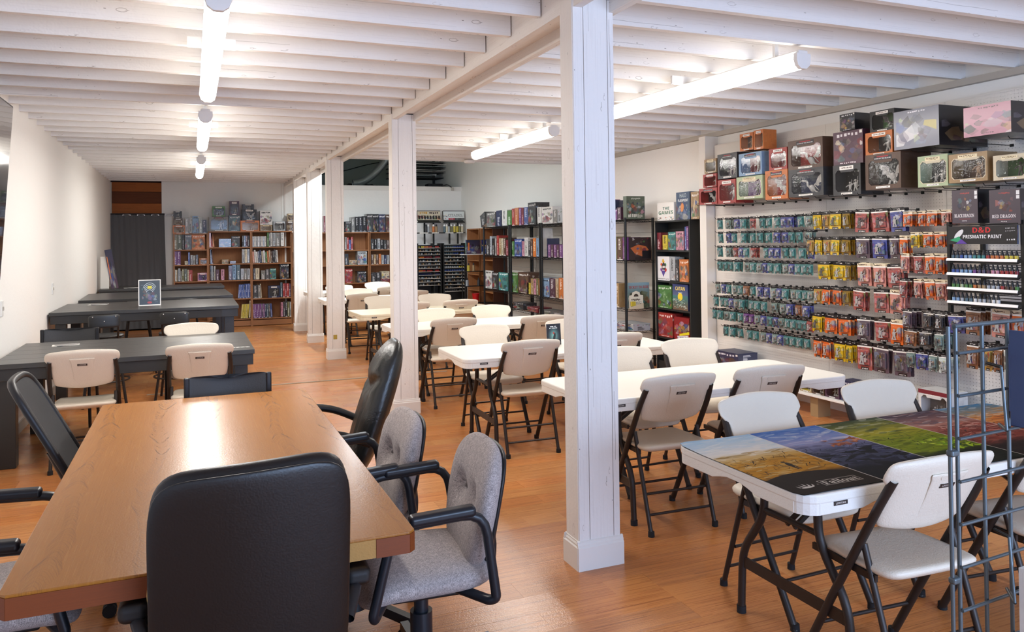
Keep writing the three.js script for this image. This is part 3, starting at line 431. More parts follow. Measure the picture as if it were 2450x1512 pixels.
stripLight(3.37, -3.66, -5.95, 2.63, 'long bright strip light over the nearest white folding tables', false, 0.055); stripLight(3.3, -6.88, -9.2, 2.63, 'bright strip light over the rear white folding tables'); stripLight(2.32, -11.8, -14.2, 2.95, 'cool strip light hung beyond the low ceiling, half hidden by a post', true);
{ const t = thing('smoke_detector', 'round white smoke detector under the edge of the low ceiling', 'smoke detector', [3.7, 2.72, -10.55]); mesh('cover', cyl(0.085, 0.07, 0.035, 0, -0.005, 0, 24), M.enamel, t); mesh('mount', cyl(0.07, 0.07, 0.02, 0, 0.022, 0, 20), M.trimGrey, t); }

// ------------------------------------------------------------------ things on the left wall and in the doorway
{ const t = thing('wall_screen', 'large black glossy screen tilted forward on the white wall', 'screen', [XL + 0.1, 1.97, -5.6]); t.rotation.set(0, Math.PI / 2, 0);
  const g = new THREE.Group(); mesh('bezel', [rb(2.2, 1.3, 0.03, 0.008, 0, 0, 0)].map((q) => q.rotateX(0.07)), M.plasticBlack, t); mesh('display', [rb(2.17, 1.27, 0.008, 0.003, 0, 0, 0.014)].map((q) => q.rotateX(0.07)), M.screen, t); mesh('mount', rb(0.5, 0.4, 0.08, 0.01, 0, 0, -0.055), M.plasticBlack, t); }
for (const [z, y, l] of [[-9.48, 1.13, 'white switch plate on the wall beside the black tables'], [-7.1, 1.1, 'white outlet plate on the wall below the big screen']]) { const t = thing('switch_plate', l, 'wall plate', [XL, y, z]); mesh('plate', rb(0.01, 0.12, 0.075, 0.003, 0.004, 0, 0), M.enamel, t); mesh('toggle', rb(0.012, 0.03, 0.014, 0.003, 0.012, 0, 0), M.trimGrey, t); }
{ const t = thing('curtain', 'dark grey curtain on rings filling the doorway in the far wall', 'curtain', [-0.925, 0, ZF + 0.06]);
  const pos = [], uv = [], idx = [], nu = 60, nv = 12; for (let j = 0; j <= nv; j++) for (let i = 0; i <= nu; i++) { const u = i / nu, v = j / nv, x = -0.455 + u * (0.91 + 0.04 * (1 - v)), amp = 0.004 + 0.006 * (1 - v); pos.push(x, 0.03 + v * 2.14 - (v === 1 ? 0.012 * Math.sin(u * 25) ** 2 : 0), amp * Math.sin(u * 25) + 0.006 * Math.sin(u * 61 + v * 3)); uv.push(x, v * 2.1); }
  for (let j = 0; j < nv; j++) for (let i = 0; i < nu; i++) { const a = j * (nu + 1) + i; idx.push(a, a + 1, a + nu + 1, a + 1, a + nu + 2, a + nu + 1); }
  const g = new THREE.BufferGeometry(); g.setAttribute('position', new THREE.Float32BufferAttribute(pos, 3)); g.setAttribute('uv', new THREE.Float32BufferAttribute(uv, 2)); g.setIndex(idx); g.computeVertexNormals(); const b = g.clone(); b.setIndex(idx.slice().reverse()); b.translate(0, 0, -0.004); b.computeVertexNormals();
  mesh('cloth', [g, b], M.curtain, t); mesh('rod', rod([-0.44, 2.155, 0], [0.46, 2.155, 0], 0.014, 12), M.plasticBlack, t);
  for (let i = 0; i < 4; i++) { const r = new THREE.TorusGeometry(0.03, 0.006, 8, 20); r.scale(2.1, 0.6, 1); mesh('grommet', r.translate(-0.18 + i * 0.24, 2.135, 0.022), M.chrome, t); } }
{ const t = thing('door_jamb', 'narrow grey timber jamb beside the curtain', 'door frame', [-1.366, 0, ZF + 0.02]); mesh('jamb', bx(0.02, 2.74, 0.05, 0.005, 1.37, 0), M.trimGrey, t); for (const y of [0.9, 1.55]) mesh('hinge', rb(0.012, 0.3, 0.03, 0.003, 0.018, y, 0.02), M.tape, t); }

// ------------------------------------------------------------------ stored things in the loft
{ const t = thing('air_duct', 'silver flexible air duct lying in the dark loft', 'duct', [3.75, 2.9, -17.2]); const pts = []; for (let i = 0; i <= 30; i++) { const u = i / 30; pts.push(new THREE.Vector3(-0.45 + 0.75 * u, -0.02 + 0.55 * u * u, 0)); } const g = new THREE.TubeGeometry(new THREE.CatmullRomCurve3(pts), 60, 0.085, 14, false); const p = g.attributes.position, k = new THREE.Vector3(); for (let i = 0; i < p.count; i++) { const ring = Math.floor(i / 15); if (ring % 2) { k.fromBufferAttribute(p, i); p.setY(i, p.getY(i) * 0.985 + 0.002); p.setZ(i, p.getZ(i) * 0.88); } } g.computeVertexNormals(); mesh('hose', g, M.foil, t); mesh('collar', cyl(0.095, 0.095, 0.07, 0.3, 0.53, 0, 18), M.foil, t); }
[[4.9, 3.28, 1.3, 0.06, 'M.foil', 'long pale metal light tray on top of the loft stack'], [5.0, 3.17, 1.0, 0.04, 'g', 'grey ribbed strip below the pale tray in the loft'], [4.75, 3.08, 0.9, 0.035, 'f', 'narrow pale metal rail lowest in the loft stack'], [4.95, 3.4, 0.7, 0.1, 'p', 'pale cardboard sheet highest in the loft stack']].forEach(([x, y, w, h, m, l], i) => { const t = thing('stored_tray', l, 'tray', [x, y, -17.3 - i * 0.05]); mesh('pan', plate([[-w / 2, 0], [w / 2, 0], [w / 2 + 0.02, h], [w / 2 - 0.02, h], [w / 2 - 0.03, 0.012], [-w / 2 + 0.03, 0.012], [-w / 2 + 0.02, h], [-w / 2 - 0.02, h]], 0.5, 0.002), m === 'g' ? M.trimGrey : m === 'p' ? M.paper : M.foil, t); mesh('lip', rb(w, 0.012, 0.03, 0.003, 0, h, 0.25), M.trimWhite, t); });
{ const t = thing('loft_rack', 'dark steel rack holding the trays in the loft', 'rack', [4.75, 2.64, -17.3]); for (const x of [-0.5, 0.5]) mesh('upright', bx(0.05, 0.9, 0.05, x, 0.45, -0.2), M.cable, t); for (const y of [0.4, 0.52, 0.62, 0.74]) mesh('arm', bx(1.2, 0.02, 0.6, 0, y - 0.012, -0.05), M.cable, t); }
{ const t = thing('black_case', 'black square case under the trays in the loft', 'case', [5.1, 2.64, -17.0]); mesh('body', rb(0.34, 0.24, 0.3, 0.01, 0, 0.12, 0), M.plasticBlack, t); mesh('latch', rb(0.06, 0.03, 0.01, 0.003, 0, 0.14, 0.153), M.trimGrey, t); }
{ const t = thing('dark_tarp', 'crumpled dark sheet beneath the silver duct', 'tarp', [3.5, 2.64, -17.4]); mesh('sheet', pillow({ w: 1.0, h: 0.5, t: 0.3, p: 2, c: 4, bendTo: (x, y, z) => [x, Math.max(0, z + 0.1 + 0.03 * Math.sin(x * 20) * Math.cos(y * 23)), y] }), M.cable, t); }
{ const t = thing('loft_cable', 'black cable sagging across the dark loft wall', 'cable', [0, 0, -19.4]); mesh('wire', new THREE.TubeGeometry(new THREE.CatmullRomCurve3([[2.9, 3.25, 0], [3.4, 3.33, 0], [4.2, 3.55, 0], [5.3, 3.72, 0]].map(V)), 20, 0.012, 6), M.cable, t); }
{ const t = thing('junction_box', 'small grey junction box on the top trim of the far wall', 'junction box', [5.2, 2.7, ZF + 0.06]); mesh('box', rb(0.06, 0.07, 0.04, 0.004), M.trimGrey, t); mesh('conduit', bend([[0, 0.02, 0], [-0.12, 0.1, 0], [-0.22, 0.07, -0.02]], 0.01, 0.05), M.cable, t); }

// ------------------------------------------------------------------ white plastic folding tables (length along x)
function foldingTable(label, x0, z0, len, turn = 0, top = M.tableTop) {
  const W = 0.755, t = thing('folding_table', label, 'table', [x0 + len / 2, 0, z0 - W / 2], turn, 'folding tables standing in rows'); t.scale.y = 0.98;
  const slab = plate(roundRect(len, W, 0.07), 0.034, 0.007); slab.rotateX(-Math.PI / 2); slab.translate(0, 0.718, 0); mesh('tabletop', slab, top, t);
  const wave = (L) => { const o = [[-L / 2, 0.03], [-L / 2, -0.026]]; const e = 0.19; o.push([-L / 2 + e, -0.026], [-L / 2 + e + 0.05, -0.012], [-L / 2 + e + 0.09, -0.004], [L / 2 - e - 0.09, -0.004], [L / 2 - e - 0.05, -0.012], [L / 2 - e, -0.026], [L / 2, -0.026], [L / 2, 0.03]); return o; };
  const skirt = (L, turnY, x, z) => { const g = plate(wave(L), 0.012, 0.003); g.rotateY(turnY); g.translate(x, 0.69, z); mesh('skirt', g, top, t); };
  skirt(len - 0.12, 0, 0, W / 2 - 0.008); skirt(len - 0.12, 0, 0, -W / 2 + 0.008); skirt(W - 0.12, Math.PI / 2, len / 2 - 0.008, 0); skirt(W - 0.12, Math.PI / 2, -len / 2 + 0.008, 0);
  for (const [sx, sz] of [[1, 1], [1, -1], [-1, 1], [-1, -1]]) { const pts = []; for (let i = 0; i <= 5; i++) { const a = i / 5 * Math.PI / 2; pts.push([0.07 * Math.cos(a) - 0.07, 0.07 * Math.sin(a) - 0.07]); } for (let i = 5; i >= 0; i--) { const a = i / 5 * Math.PI / 2; pts.push([0.058 * Math.cos(a) - 0.07, 0.058 * Math.sin(a) - 0.07]); } const g = plate(pts, 0.05, 0); g.rotateX(-Math.PI / 2); if (sx < 0) g.rotateY(sz > 0 ? Math.PI : Math.PI / 2); else if (sz > 0) g.rotateY(-Math.PI / 2); g.translate(sx * (len / 2 - 0.002), 0.69, sz * (W / 2 - 0.002)); mesh('corner', g, top, t); }
  for (const s of [-1, 1]) {
    const x = s * (len / 2 - 0.27);
    for (const k of [-1, 1]) { const g = bend([[x, 0.7, k * 0.145], [x, 0.47, k * 0.145], [x, 0.27, k * 0.285], [x, 0, k * 0.3]], 0.0165, 0.07, 10); mesh('leg', g, M.bronze, t); mesh('foot', cyl(0.02, 0.02, 0.03, x, 0.015, k * 0.2995, 10), M.rubber, t); }
    mesh('crossbar', bar([x, 0.225, -0.292], [x, 0.225, 0.292], 0.045, 0.01), M.bronze, t); mesh('crossbar', rod([x, 0.49, -0.145], [x, 0.49, 0.145], 0.012), M.bronze, t);
    mesh('brace', bar([x, 0.47, 0.02], [x - s * 0.34, 0.69, 0.02], 0.018, 0.012), M.bronze, t); mesh('brace', bar([x, 0.47, -0.02], [x - s * 0.34, 0.69, -0.02], 0.018, 0.012), M.bronze, t);
  }
  for (const k of [-1, 1]) mesh('rail', rb(len - 0.24, 0.022, 0.022, 0.004, 0, 0.69, k * (W / 2 - 0.06)), M.bronze, t);
  const lp = printBox(0.06, 0.014, 0.002, 'LOGO', 'LOGO', 'LOGO', -len / 2 + 0.15, 0.697, W / 2 - 0.0005); mesh('name_plate', lp, M.posters, t);
  return t;
}
foldingTable('white folding table under the picture play mat, nearest the camera', 1.863, -2.01, 1.83);
foldingTable('bare white folding table in the second row, partly behind the nearest post', 1.975, -3.654, 1.78);
foldingTable('white folding table with a booklet standing on it, third row', 1.822, -5.318, 1.82, -0.02);
foldingTable('long white folding table in the fourth row, crossed by the second post', 1.832, -7.369, 1.83);
foldingTable('cream folding table in the fifth row beside the post with the note', 1.832, -9.201, 1.82, 0.04, M.creamTop);
foldingTable('white folding table in the sixth row, mostly hidden by chairs', 1.812, -11.705, 1.83);
foldingTable('white folding table in the rearmost row before the paint racks', 1.832, -13.537, 1.83);
{ const t = thing('play_mat', 'rubber play mat printed with five landscape panels on the nearest folding table', 'play mat', [2.79, 0.7215, -2.385]);
  const nx = 40, nz = 16, w = 1.86, h = 0.72, pos = [], uv = [], idx = [], hgt = (x, z) => { const ex = Math.max(0, -0.86 - x) , c = Math.max(0, (-x - 0.8)) * Math.max(0, (-z - 0.2)); return 0.0005 + 0.3 * c * (1 - c * 6) - ex * 0.05; };
  for (let j = 0; j <= nz; j++) for (let i = 0; i <= nx; i++) { const u = i / nx, v = j / nz, x = (u - 0.5) * w, z = (v - 0.5) * h; const cx = Math.abs(x) > w / 2 - 0.04 && Math.abs(z) > h / 2 - 0.04 ? 0.985 : 1; pos.push(x * cx, hgt(x, z) + 0.0028, z * cx); uv.push(u, 1 - v); }
  for (let j = 0; j < nz; j++) for (let i = 0; i < nx; i++) { const a = j * (nx + 1) + i; idx.push(a, a + nx + 1, a + 1, a + 1, a + nx + 1, a + nx + 2); }
  const g = new THREE.BufferGeometry(); g.setAttribute('position', new THREE.Float32BufferAttribute(pos, 3)); g.setAttribute('uv', new THREE.Float32BufferAttribute(uv, 2)); g.setIndex(idx); g.computeVertexNormals(); mesh('print', g, M.mat, t);
  const b = g.clone(); b.translate(0, -0.0018, 0); b.setIndex(idx.slice().reverse()); b.computeVertexNormals(); mesh('backing', b, M.matRubber, t); }
{ const t = thing('booklet', 'small dark booklet standing upright on the third-row folding table', 'booklet', [2.73, 0.7205, -5.75], 0.05); const g = printBox(0.13, 0.172, 0.004, 'BOOKLET', 'black.plain', 'black.plain', 0, 0.087, 0); g.rotateX(-0.08); mesh('cover', g, M.posters, t); mesh('prop', Q(rb(0.08, 0.12, 0.003, 0.001), 0.35, 0, 0, 0, 0.06, -0.035), M.plasticBlack, t); }

// ------------------------------------------------------------------ folding chairs: the sitter looks towards -z
const chairProto = (() => {
  const t = new THREE.Group(); t.name = 'folding_chair';
  const line = (y) => -0.215 + (y / 0.83) * 0.455;                       // z of the front tube at height y
  const back = pillow({ h: 0.262, t: 0.032, p: 10, c: 9, nu: 26, nv: 26, half: (v) => 0.196 + 0.04 * Math.min(1, Math.max(0, (v - 0.22) / 0.3)) ** 0.7 - (v < -0.3 ? 0.012 * (-v - 0.3) : 0), bendTo: (x, y, z, u, v) => { const yy = 0.712 + y + 0.012 * (1 - u * u) * (v > 0 ? v : v * 1.2); const lip = v > 0.7 ? -0.03 * Math.pow((v - 0.7) / 0.3, 2) : 0; return [x, yy, z + line(0.712 + y) + 0.012 + 0.035 * (1 - Math.pow(x / 0.236, 2)) - 0.02 + lip * 0.4]; } });
  const bk = mesh('backrest', back, M.chairShell, t);
  const at = (x, y) => line(y) + 0.012 + 0.035 * (1 - Math.pow(x / 0.236, 2)) - 0.02 + 0.0165;
const rec = pillow({ h: 0.185, t: 0.009, p: 14, c: 14, nu: 12, nv: 10, half: (v) => 0.064 + 0.012 * Math.max(0, v) + (v > 0.8 ? 0.012 * (v - 0.8) * 5 : 0), bendTo: (x, y, z) => [x, 0.7 + y, at(x, 0.7 + y) - z] }); mesh('rear_panel', rec, M.chairRecess, bk);
  const slot = plate(roundRect(0.085, 0.02, 0.009), 0.004, 0.001); slot.rotateX(0.5); slot.translate(0, 0.778, at(0, 0.778) + 0.003); mesh('grip_recess', slot, M.chairRecess, bk);
  const logo = printBox(0.062, 0.017, 0.003, 'LOGO', 'LOGO', 'LOGO'); logo.rotateX(0.5); logo.translate(0, 0.745, at(0, 0.745) + 0.005); mesh('name_plate', logo, M.posters, bk);
  const seat = pillow({ w: 0.4, h: 0.42, t: 0.044, p: 10, c: 7, nu: 20, nv: 20, half: (v) => 0.205 - 0.018 * Math.max(0, v), bendTo: (x, y, z, u, v) => [x, 0.447 + z - 0.012 * (1 - u * u) * (1 - v * v) - (v > 0.5 ? 0.03 * Math.pow((v - 0.5) * 2, 2) : 0) + (v < -0.8 ? 0.008 * (-v - 0.8) * 5 : 0), -y + 0.002] });
  mesh('seat', seat, M.chairShell, t);
  for (const s of [-1, 1]) {
    mesh('front_leg', bend([[s * 0.203, 0.775, line(0.775) + 0.008], [s * 0.215, 0.69, line(0.69) + 0.01], [s * 0.216, 0.3, line(0.3)], [s * 0.217, 0.0, line(0)]], 0.0155, 0.06, 10), M.bronze, t);
    mesh('rear_leg', rod([s * 0.199, 0.52, line(0.52) + 0.01], [s * 0.2, 0, 0.245], 0.012, 10), M.bronze, t);
    mesh('seat_rail', bar([s * 0.2, 0.425, -0.17], [s * 0.196, 0.418, 0.13], 0.024, 0.012), M.bronze, t);
    mesh('foot', cyl(0.017, 0.018, 0.028, s * 0.2, 0.014, 0.242, 10), M.rubber, t); mesh('foot', cyl(0.018, 0.019, 0.028, s * 0.214, 0.014, line(0.01), 10), M.rubber, t);
  }
  mesh('crossbar', rod([-0.197, 0.1, 0.205], [0.197, 0.1, 0.205], 0.0075), M.bronze, t); mesh('crossbar', rod([-0.212, 0.16, line(0.16)], [0.212, 0.16, line(0.16)], 0.0075), M.bronze, t); mesh('crossbar', rod([-0.195, 0.2, 0.168], [0.195, 0.2, 0.168], 0.0075), M.bronze, t);
  return t;
})();
function foldingChair(label, x, zTop, facing, jig = 0, group) {          // zTop: z of the backrest; facing -1: looks away from the camera
  const o = chairProto.clone(); o.name = numbered('folding_chair'); o.position.set(x * 0.9733, 0, zTop * 0.9733 + (facing < 0 ? -0.24 : 0.24)); o.rotation.y = (facing < 0 ? 0 : Math.PI) + jig; scene.add(o);
  return tag(o, label, 'chair', group || 'white folding chairs at the tables');
}
const CH = [
  ['folding chair, back to the camera, at the play mat table beside the wire grid', 2.4, -1.91, -1, -0.05], ['folding chair at the picture frame edge, behind the lower wire grid', 3.2, -1.95, -1, -0.1],
  ['folding chair facing the play mat from beyond, nearer the post', 2.5, -3.01, 1, 0.03], ['folding chair facing the play mat from beyond, nearer the pegboard', 3.25, -3.01, 1, -0.04],
  ['tan-backed folding chair at the bare second-row table, beside the nearest post', 2.515, -3.645, -1, -0.03], ['tan-backed folding chair at the bare second-row table, nearer the pegboard', 3.17, -3.65, -1, -0.1],
  ['folding chair behind the second-row table, in front of the black bookcase', 3.4, -4.87, 1, -0.06], ['folding chair behind the second-row table, half hidden by the nearest post', 2.74, -4.7, 1, 0.02],
  ['tan-backed folding chair pulled out at the third-row table, left of the nearest post', 2.376, -5.38, -1, -0.02], ['tan-backed folding chair at the third-row table, just right of the nearest post', 3.165, -5.46, -1, -0.05],
  ['white folding chair beyond the third-row table, nearer the second post', 2.4, -6.5, 1, 0.02], ['white folding chair behind the standing booklet', 3.28, -6.6, 1, 0.05],
  ['tan-backed folding chair at the fourth-row table, nearer the second post', 2.372, -7.27, -1, 0.02], ['tan-backed folding chair at the fourth-row table, above the booklet', 3.27, -7.1, -1, -0.04],
  ['tan folding chair beyond the fourth-row table, edge behind the second post', 2.5, -8.37, 1, 0.02], ['white folding chair beyond the fourth-row table, before the wire shelving', 3.2, -8.47, 1, -0.03],
  ['folding chair of the cream fifth-row table, mostly behind the second post', 2.532, -9.45, -1, 0], ['tan-backed folding chair of the fifth row standing right of the second post', 3.19, -9.5, -1, 0.03],
  ['white folding chair beyond the cream fifth-row table, left of the second post', 2.43, -10.7, 1, 0.02], ['white folding chair beyond the cream fifth-row table, before the paint racks', 3.19, -10.7, 1, -0.03],
  ['tan-backed folding chair of the sixth row, right beside the post with the note', 2.31, -11.4, -1, 0.03], ['tan-backed folding chair of the sixth row, right edge of the second post', 3.17, -11.7, -1, 0],
  ['pale folding chair beyond the sixth-row table, next to the post with the note', 2.49, -12.62, 1, 0.03], ['tan-backed folding chair in the rearmost row', 3.13, -13.02, -1, 0.02],
  ['white folding chair farthest back, in front of the far brown bookcases', 3.22, -14.5, 1, 0], ['white folding chair of the rearmost row, peeking past the post with the note', 2.41, -13.9, 1, 0.02],
  ['white folding chair before the first black table, next to the wall', -0.741, -6.38, -1, 0.02], ['white folding chair before the first black table, nearer the aisle', 0.056, -6.35, -1, -0.02], ['white folding chair beyond the first black table, facing the camera', 0.0, -8.03, 1, 0.03]];
CH.forEach((a) => foldingChair(...a));

// ------------------------------------------------------------------ black painted wooden tables along the left wall
function blackTable(label, x0, x1, z0, z1, h, turn = 0) {
  const W = x1 - x0, D = z0 - z1, t = thing('black_table', label, 'table', [(x0 + x1) / 2, 0, (z0 + z1) / 2], turn, 'black painted tables along the left wall');
  for (let i = 0; i < 5; i++) mesh('top_board', rb(W, 0.036, D / 5 - 0.0015, 0.003, 0, h - 0.018, -D / 2 + (i + 0.5) * D / 5), M.blackTop, t);
  mesh('apron', rb(W - 0.02, 0.085, 0.03, 0.003, 0, h - 0.079, D / 2 - 0.03), M.blackWood, t); mesh('apron', rb(W - 0.02, 0.085, 0.03, 0.003, 0, h - 0.079, -D / 2 + 0.03), M.blackWood, t); mesh('apron', rb(0.03, 0.085, D - 0.09, 0.003, W / 2 - 0.03, h - 0.079, 0), M.blackWood, t); mesh('apron', rb(0.03, 0.085, D - 0.09, 0.003, -W / 2 + 0.03, h - 0.079, 0), M.blackWood, t);
  for (const sx of [-1, 1]) for (const sz of [-1, 1]) { mesh('leg', rb(0.1, h - 0.04, 0.1, 0.004, sx * (W / 2 - 0.1), (h - 0.04) / 2, sz * (D / 2 - 0.1)), M.blackWood, t); }
  return t;
}
blackTable('nearest long black wooden table, white chairs on its near side', -1.32, 0.452, -6.44, -7.76, 0.75);
blackTable('black wooden table carrying the framed sign', -1.352, 0.478, -9.12, -10.42, 0.9); blackTable('third black wooden table from the camera, scuffed top', -1.33, 0.485, -11.0, -12.5, 0.9, 0.03); blackTable('rearmost black wooden table by the curtained doorway', -1.34, 0.48, -13.5, -14.45, 0.9, 0.02);
{ const t = thing('framed_sign', 'upright framed poster sign with white border on the second black table', 'sign', [-0.44, 0.9, -9.62], 0.06); const tilt = -0.1; mesh('frame', Q(plate([[-0.115, 0], [0.115, 0], [0.115, 0.29], [-0.115, 0.29]], 0.008, 0.002, [[[-0.105, 0.01], [-0.105, 0.28], [0.105, 0.28], [0.105, 0.01]]]), tilt, 0, 0, 0, 0.001, 0), M.enamel, t); const g = cellUV(plate([[-0.105, 0.01], [0.105, 0.01], [0.105, 0.28], [-0.105, 0.28]], 0.004), 'POSTER'); mesh('poster', Q(g, tilt), M.postersGloss, t); mesh('foot', rb(0.22, 0.004, 0.1, 0.001, 0, 0.002, -0.04), M.enamel, t); }
{ const t = thing('leaning_poster_board', 'long bluish printed board leaning by the wall on the rear black table', 'board', [-1.21, 0.9, -13.72]); const g = cellUV(plate([[-0.045, 0], [0.055, 0], [0.055, 0.62], [-0.045, 0.62]], 0.012, 0.002), 'SCIFI'); g.rotateZ(0.16); g.translate(0.09, 0.002, 0.06); mesh('print_face', g, M.posters, t); mesh('grey_panel', Q(rb(0.12, 0.5, 0.008, 0.002), -0.06, 0, 0, -0.05, 0.255, 0.05), M.paper, t); }
for (const [x, y, z, r, l] of [[-0.98, 0.752, -7.45, 0.1, 'thin white sheet left on the nearest black table'], [-1.0, 0.902, -10.1, -0.1, 'pale paper sheet on the black table with the sign'], [-0.9, 0.902, -13.75, 0.2, 'pale paper lying under the leaning board']]) { const t = thing('paper_sheet', l, 'paper', [x, y, z], r); mesh('sheet', rb(0.2, 0.003, 0.12, 0.001), M.paper, t); mesh('top_sheet', Q(rb(0.17, 0.002, 0.1, 0.001), 0, 0.3, 0, 0.01, 0.003, 0), M.tape, t); }
{ const t = thing('card_row', 'row of small pale cards on the aisle corner of the nearest black table', 'cards', [0.31, 0.75, -6.6], -0.1); for (let i = 0; i < 7; i++) mesh('card', Q(rb(0.03, 0.002, 0.035, 0.0008), 0, 0.1 * i, 0, -0.12 + i * 0.036, 0.002, 0), M.paper, t); }

// ------------------------------------------------------------------ counter stools with low backs
const stoolProto = (() => {
  const t = new THREE.Group(); t.name = 'counter_stool'; const sh = 0.68;
  const seat = pillow({ w: 0.36, h: 0.36, t: 0.03, p: 8, c: 2.2, bendTo: (x, y, z) => [x, sh + z, -y] }); mesh('seat', seat, M.blackWood, t); mesh('seat_ring', Q(new THREE.TorusGeometry(0.17, 0.01, 8, 28), Math.PI / 2, 0, 0, 0, sh - 0.02, 0), M.bronze, t);
  for (const [sx, sz] of [[1, 1], [1, -1], [-1, 1], [-1, -1]]) mesh('leg', rod([sx * 0.11, sh - 0.02, sz * 0.11], [sx * 0.19, 0, sz * 0.19], 0.013, 10), M.bronze, t);
  mesh('foot_ring', Q(new THREE.TorusGeometry(0.225, 0.009, 8, 28), Math.PI / 2, 0, 0, 0, 0.24, 0), M.bronze, t);
  for (const s of [-1, 1]) { mesh('back_post', bend([[s * 0.12, sh - 0.02, 0.13], [s * 0.12, sh + 0.06, 0.18], [s * 0.12, sh + 0.2, 0.2]], 0.01, 0.04), M.bronze, t); }
  const b = mesh('backrest', pillow({ w: 0.28, h: 0.13, t: 0.022, p: 8, c: 6, bendTo: (x, y, z) => [x, sh + 0.16 + y, 0.215 + z - 0.5 * x * x] }), M.blackWood, t);
  for (const [x, y] of [[-0.1, 0.205], [0.1, 0.205], [0, 0.16]]) mesh('bolt', new THREE.SphereGeometry(0.007, 8, 6).translate(x, sh + y, 0.222), M.chrome, b);
  return t;
})();
for (const [x, z, r, l] of [[-0.815, -8.75, 0.1, 'black low-backed stool before the sign table, nearer the wall'], [-0.14, -8.72, -0.12, 'black low-backed stool before the sign table, nearer the aisle'], [-0.06, -10.72, 0, 'black stool tucked behind the sign table, nearer the aisle'], [-0.62, -10.7, 0.1, 'black stool tucked behind the sign table, hidden by the frame']]) { const o = stoolProto.clone(); o.name = numbered('counter_stool'); o.position.set(x, 0, z); o.rotation.y = r; scene.add(o); tag(o, l, 'stool', 'black counter stools at the black tables'); }

// ------------------------------------------------------------------ black stacking chairs with a curved top slat
function slatChair(label, x, z, turn) {
  const t = thing('slat_chair', label, 'chair', [x, 0, z], turn);
  const b = pillow({ w: 0.44, h: 0.19, t: 0.018, p: 10, c: 12, bendTo: (px, y, pz, u) => [px, 0.735 + y - 0.022 * (1 - u * u), 0.2 + pz + y * 0.15 + 0.035 * (1 - u * u)] }); mesh('backrest', b, M.plasticGrey, t);
  for (const s of [-1, 1]) { mesh('back_post', rb(0.03, 0.2, 0.028, 0.008, s * 0.222, 0.728, 0.2), M.plasticBlack, t); mesh('rear_leg', bend([[s * 0.218, 0.66, 0.19], [s * 0.215, 0.42, 0.16], [s * 0.22, 0, 0.24]], 0.013, 0.08), M.bronze, t); mesh('front_leg', bend([[s * 0.2, 0.42, 0.12], [s * 0.21, 0.42, -0.2], [s * 0.22, 0, -0.22]], 0.013, 0.06), M.bronze, t); }
  mesh('seat', pillow({ w: 0.43, h: 0.42, t: 0.04, p: 8, c: 6, bendTo: (px, y, pz) => [px, 0.45 + pz, -y - 0.01] }), M.plasticGrey, t); return t;
}
slatChair('black plastic chair at the far head of the wood meeting table', 0.195, -4.56, Math.PI + 0.03); slatChair('black plastic chair beyond the nearest black table, beside the wall', -1.04, -7.9, Math.PI - 0.04);

// ------------------------------------------------------------------ the oak laminate meeting table
{ const t = thing('meeting_table', 'large oak laminate meeting table with a worn veneer edge', 'table', [0.077, 0, -3.395]);
  const W = 1.03, D = 2.4, c = 0.018, o = [[-W / 2 + c, -D / 2], [W / 2 - c, -D / 2], [W / 2, -D / 2 + c], [W / 2, D / 2 - c], [W / 2 - c, D / 2], [-W / 2 + c, D / 2], [-W / 2, D / 2 - c], [-W / 2, -D / 2 + c]];
  const top = plate(o, 0.008, 0.002); const uv = top.attributes.uv, p = top.attributes.position; for (let i = 0; i < uv.count; i++) uv.setXY(i, p.getY(i) + 0.4, p.getX(i) + 0.1); top.rotateX(-Math.PI / 2); top.translate(0, 0.741, 0); mesh('tabletop', top, M.oak, t);
  const core = plate(o.map(([a, b]) => [a * 0.998, b * 0.999]), 0.052); core.rotateX(-Math.PI / 2); core.translate(0, 0.711, 0); mesh('core', core, M.chip, t);
  for (let i = 0; i < o.length; i++) { const a = o[i], b = o[(i + 1) % o.length]; let A = [a[0], 0.711, -a[1]], B = [b[0], 0.711, -b[1]]; if (i === 7 || i === 2 || true) { if (Math.abs(a[1] + D / 2) < 1e-6 && Math.abs(b[1] + D / 2) < 1e-6) { // near edge: a strip of veneer is missing right of the middle
        mesh('edge_band', bar(A, [W / 2 - 0.26, 0.711, D / 2], 0.053, 0.003), M.oakEdge, t); mesh('edge_band', bar([W / 2 - 0.115, 0.711, D / 2], B, 0.053, 0.004), M.oakEdge, t); continue; } mesh('edge_band', bar(A, B, 0.053, 0.003), M.oakEdge, t); } }
  for (const z of [-0.75, 0.75]) { mesh('pedestal', rb(0.5, 0.66, 0.06, 0.006, 0, 0.355, z), M.plasticBlack, t); mesh('plinth', rb(0.66, 0.05, 0.1, 0.008, 0, 0.025, z), M.plasticBlack, t); }
  mesh('stretcher', rb(0.05, 0.3, 1.44, 0.006, 0, 0.4, 0), M.plasticBlack, t); }

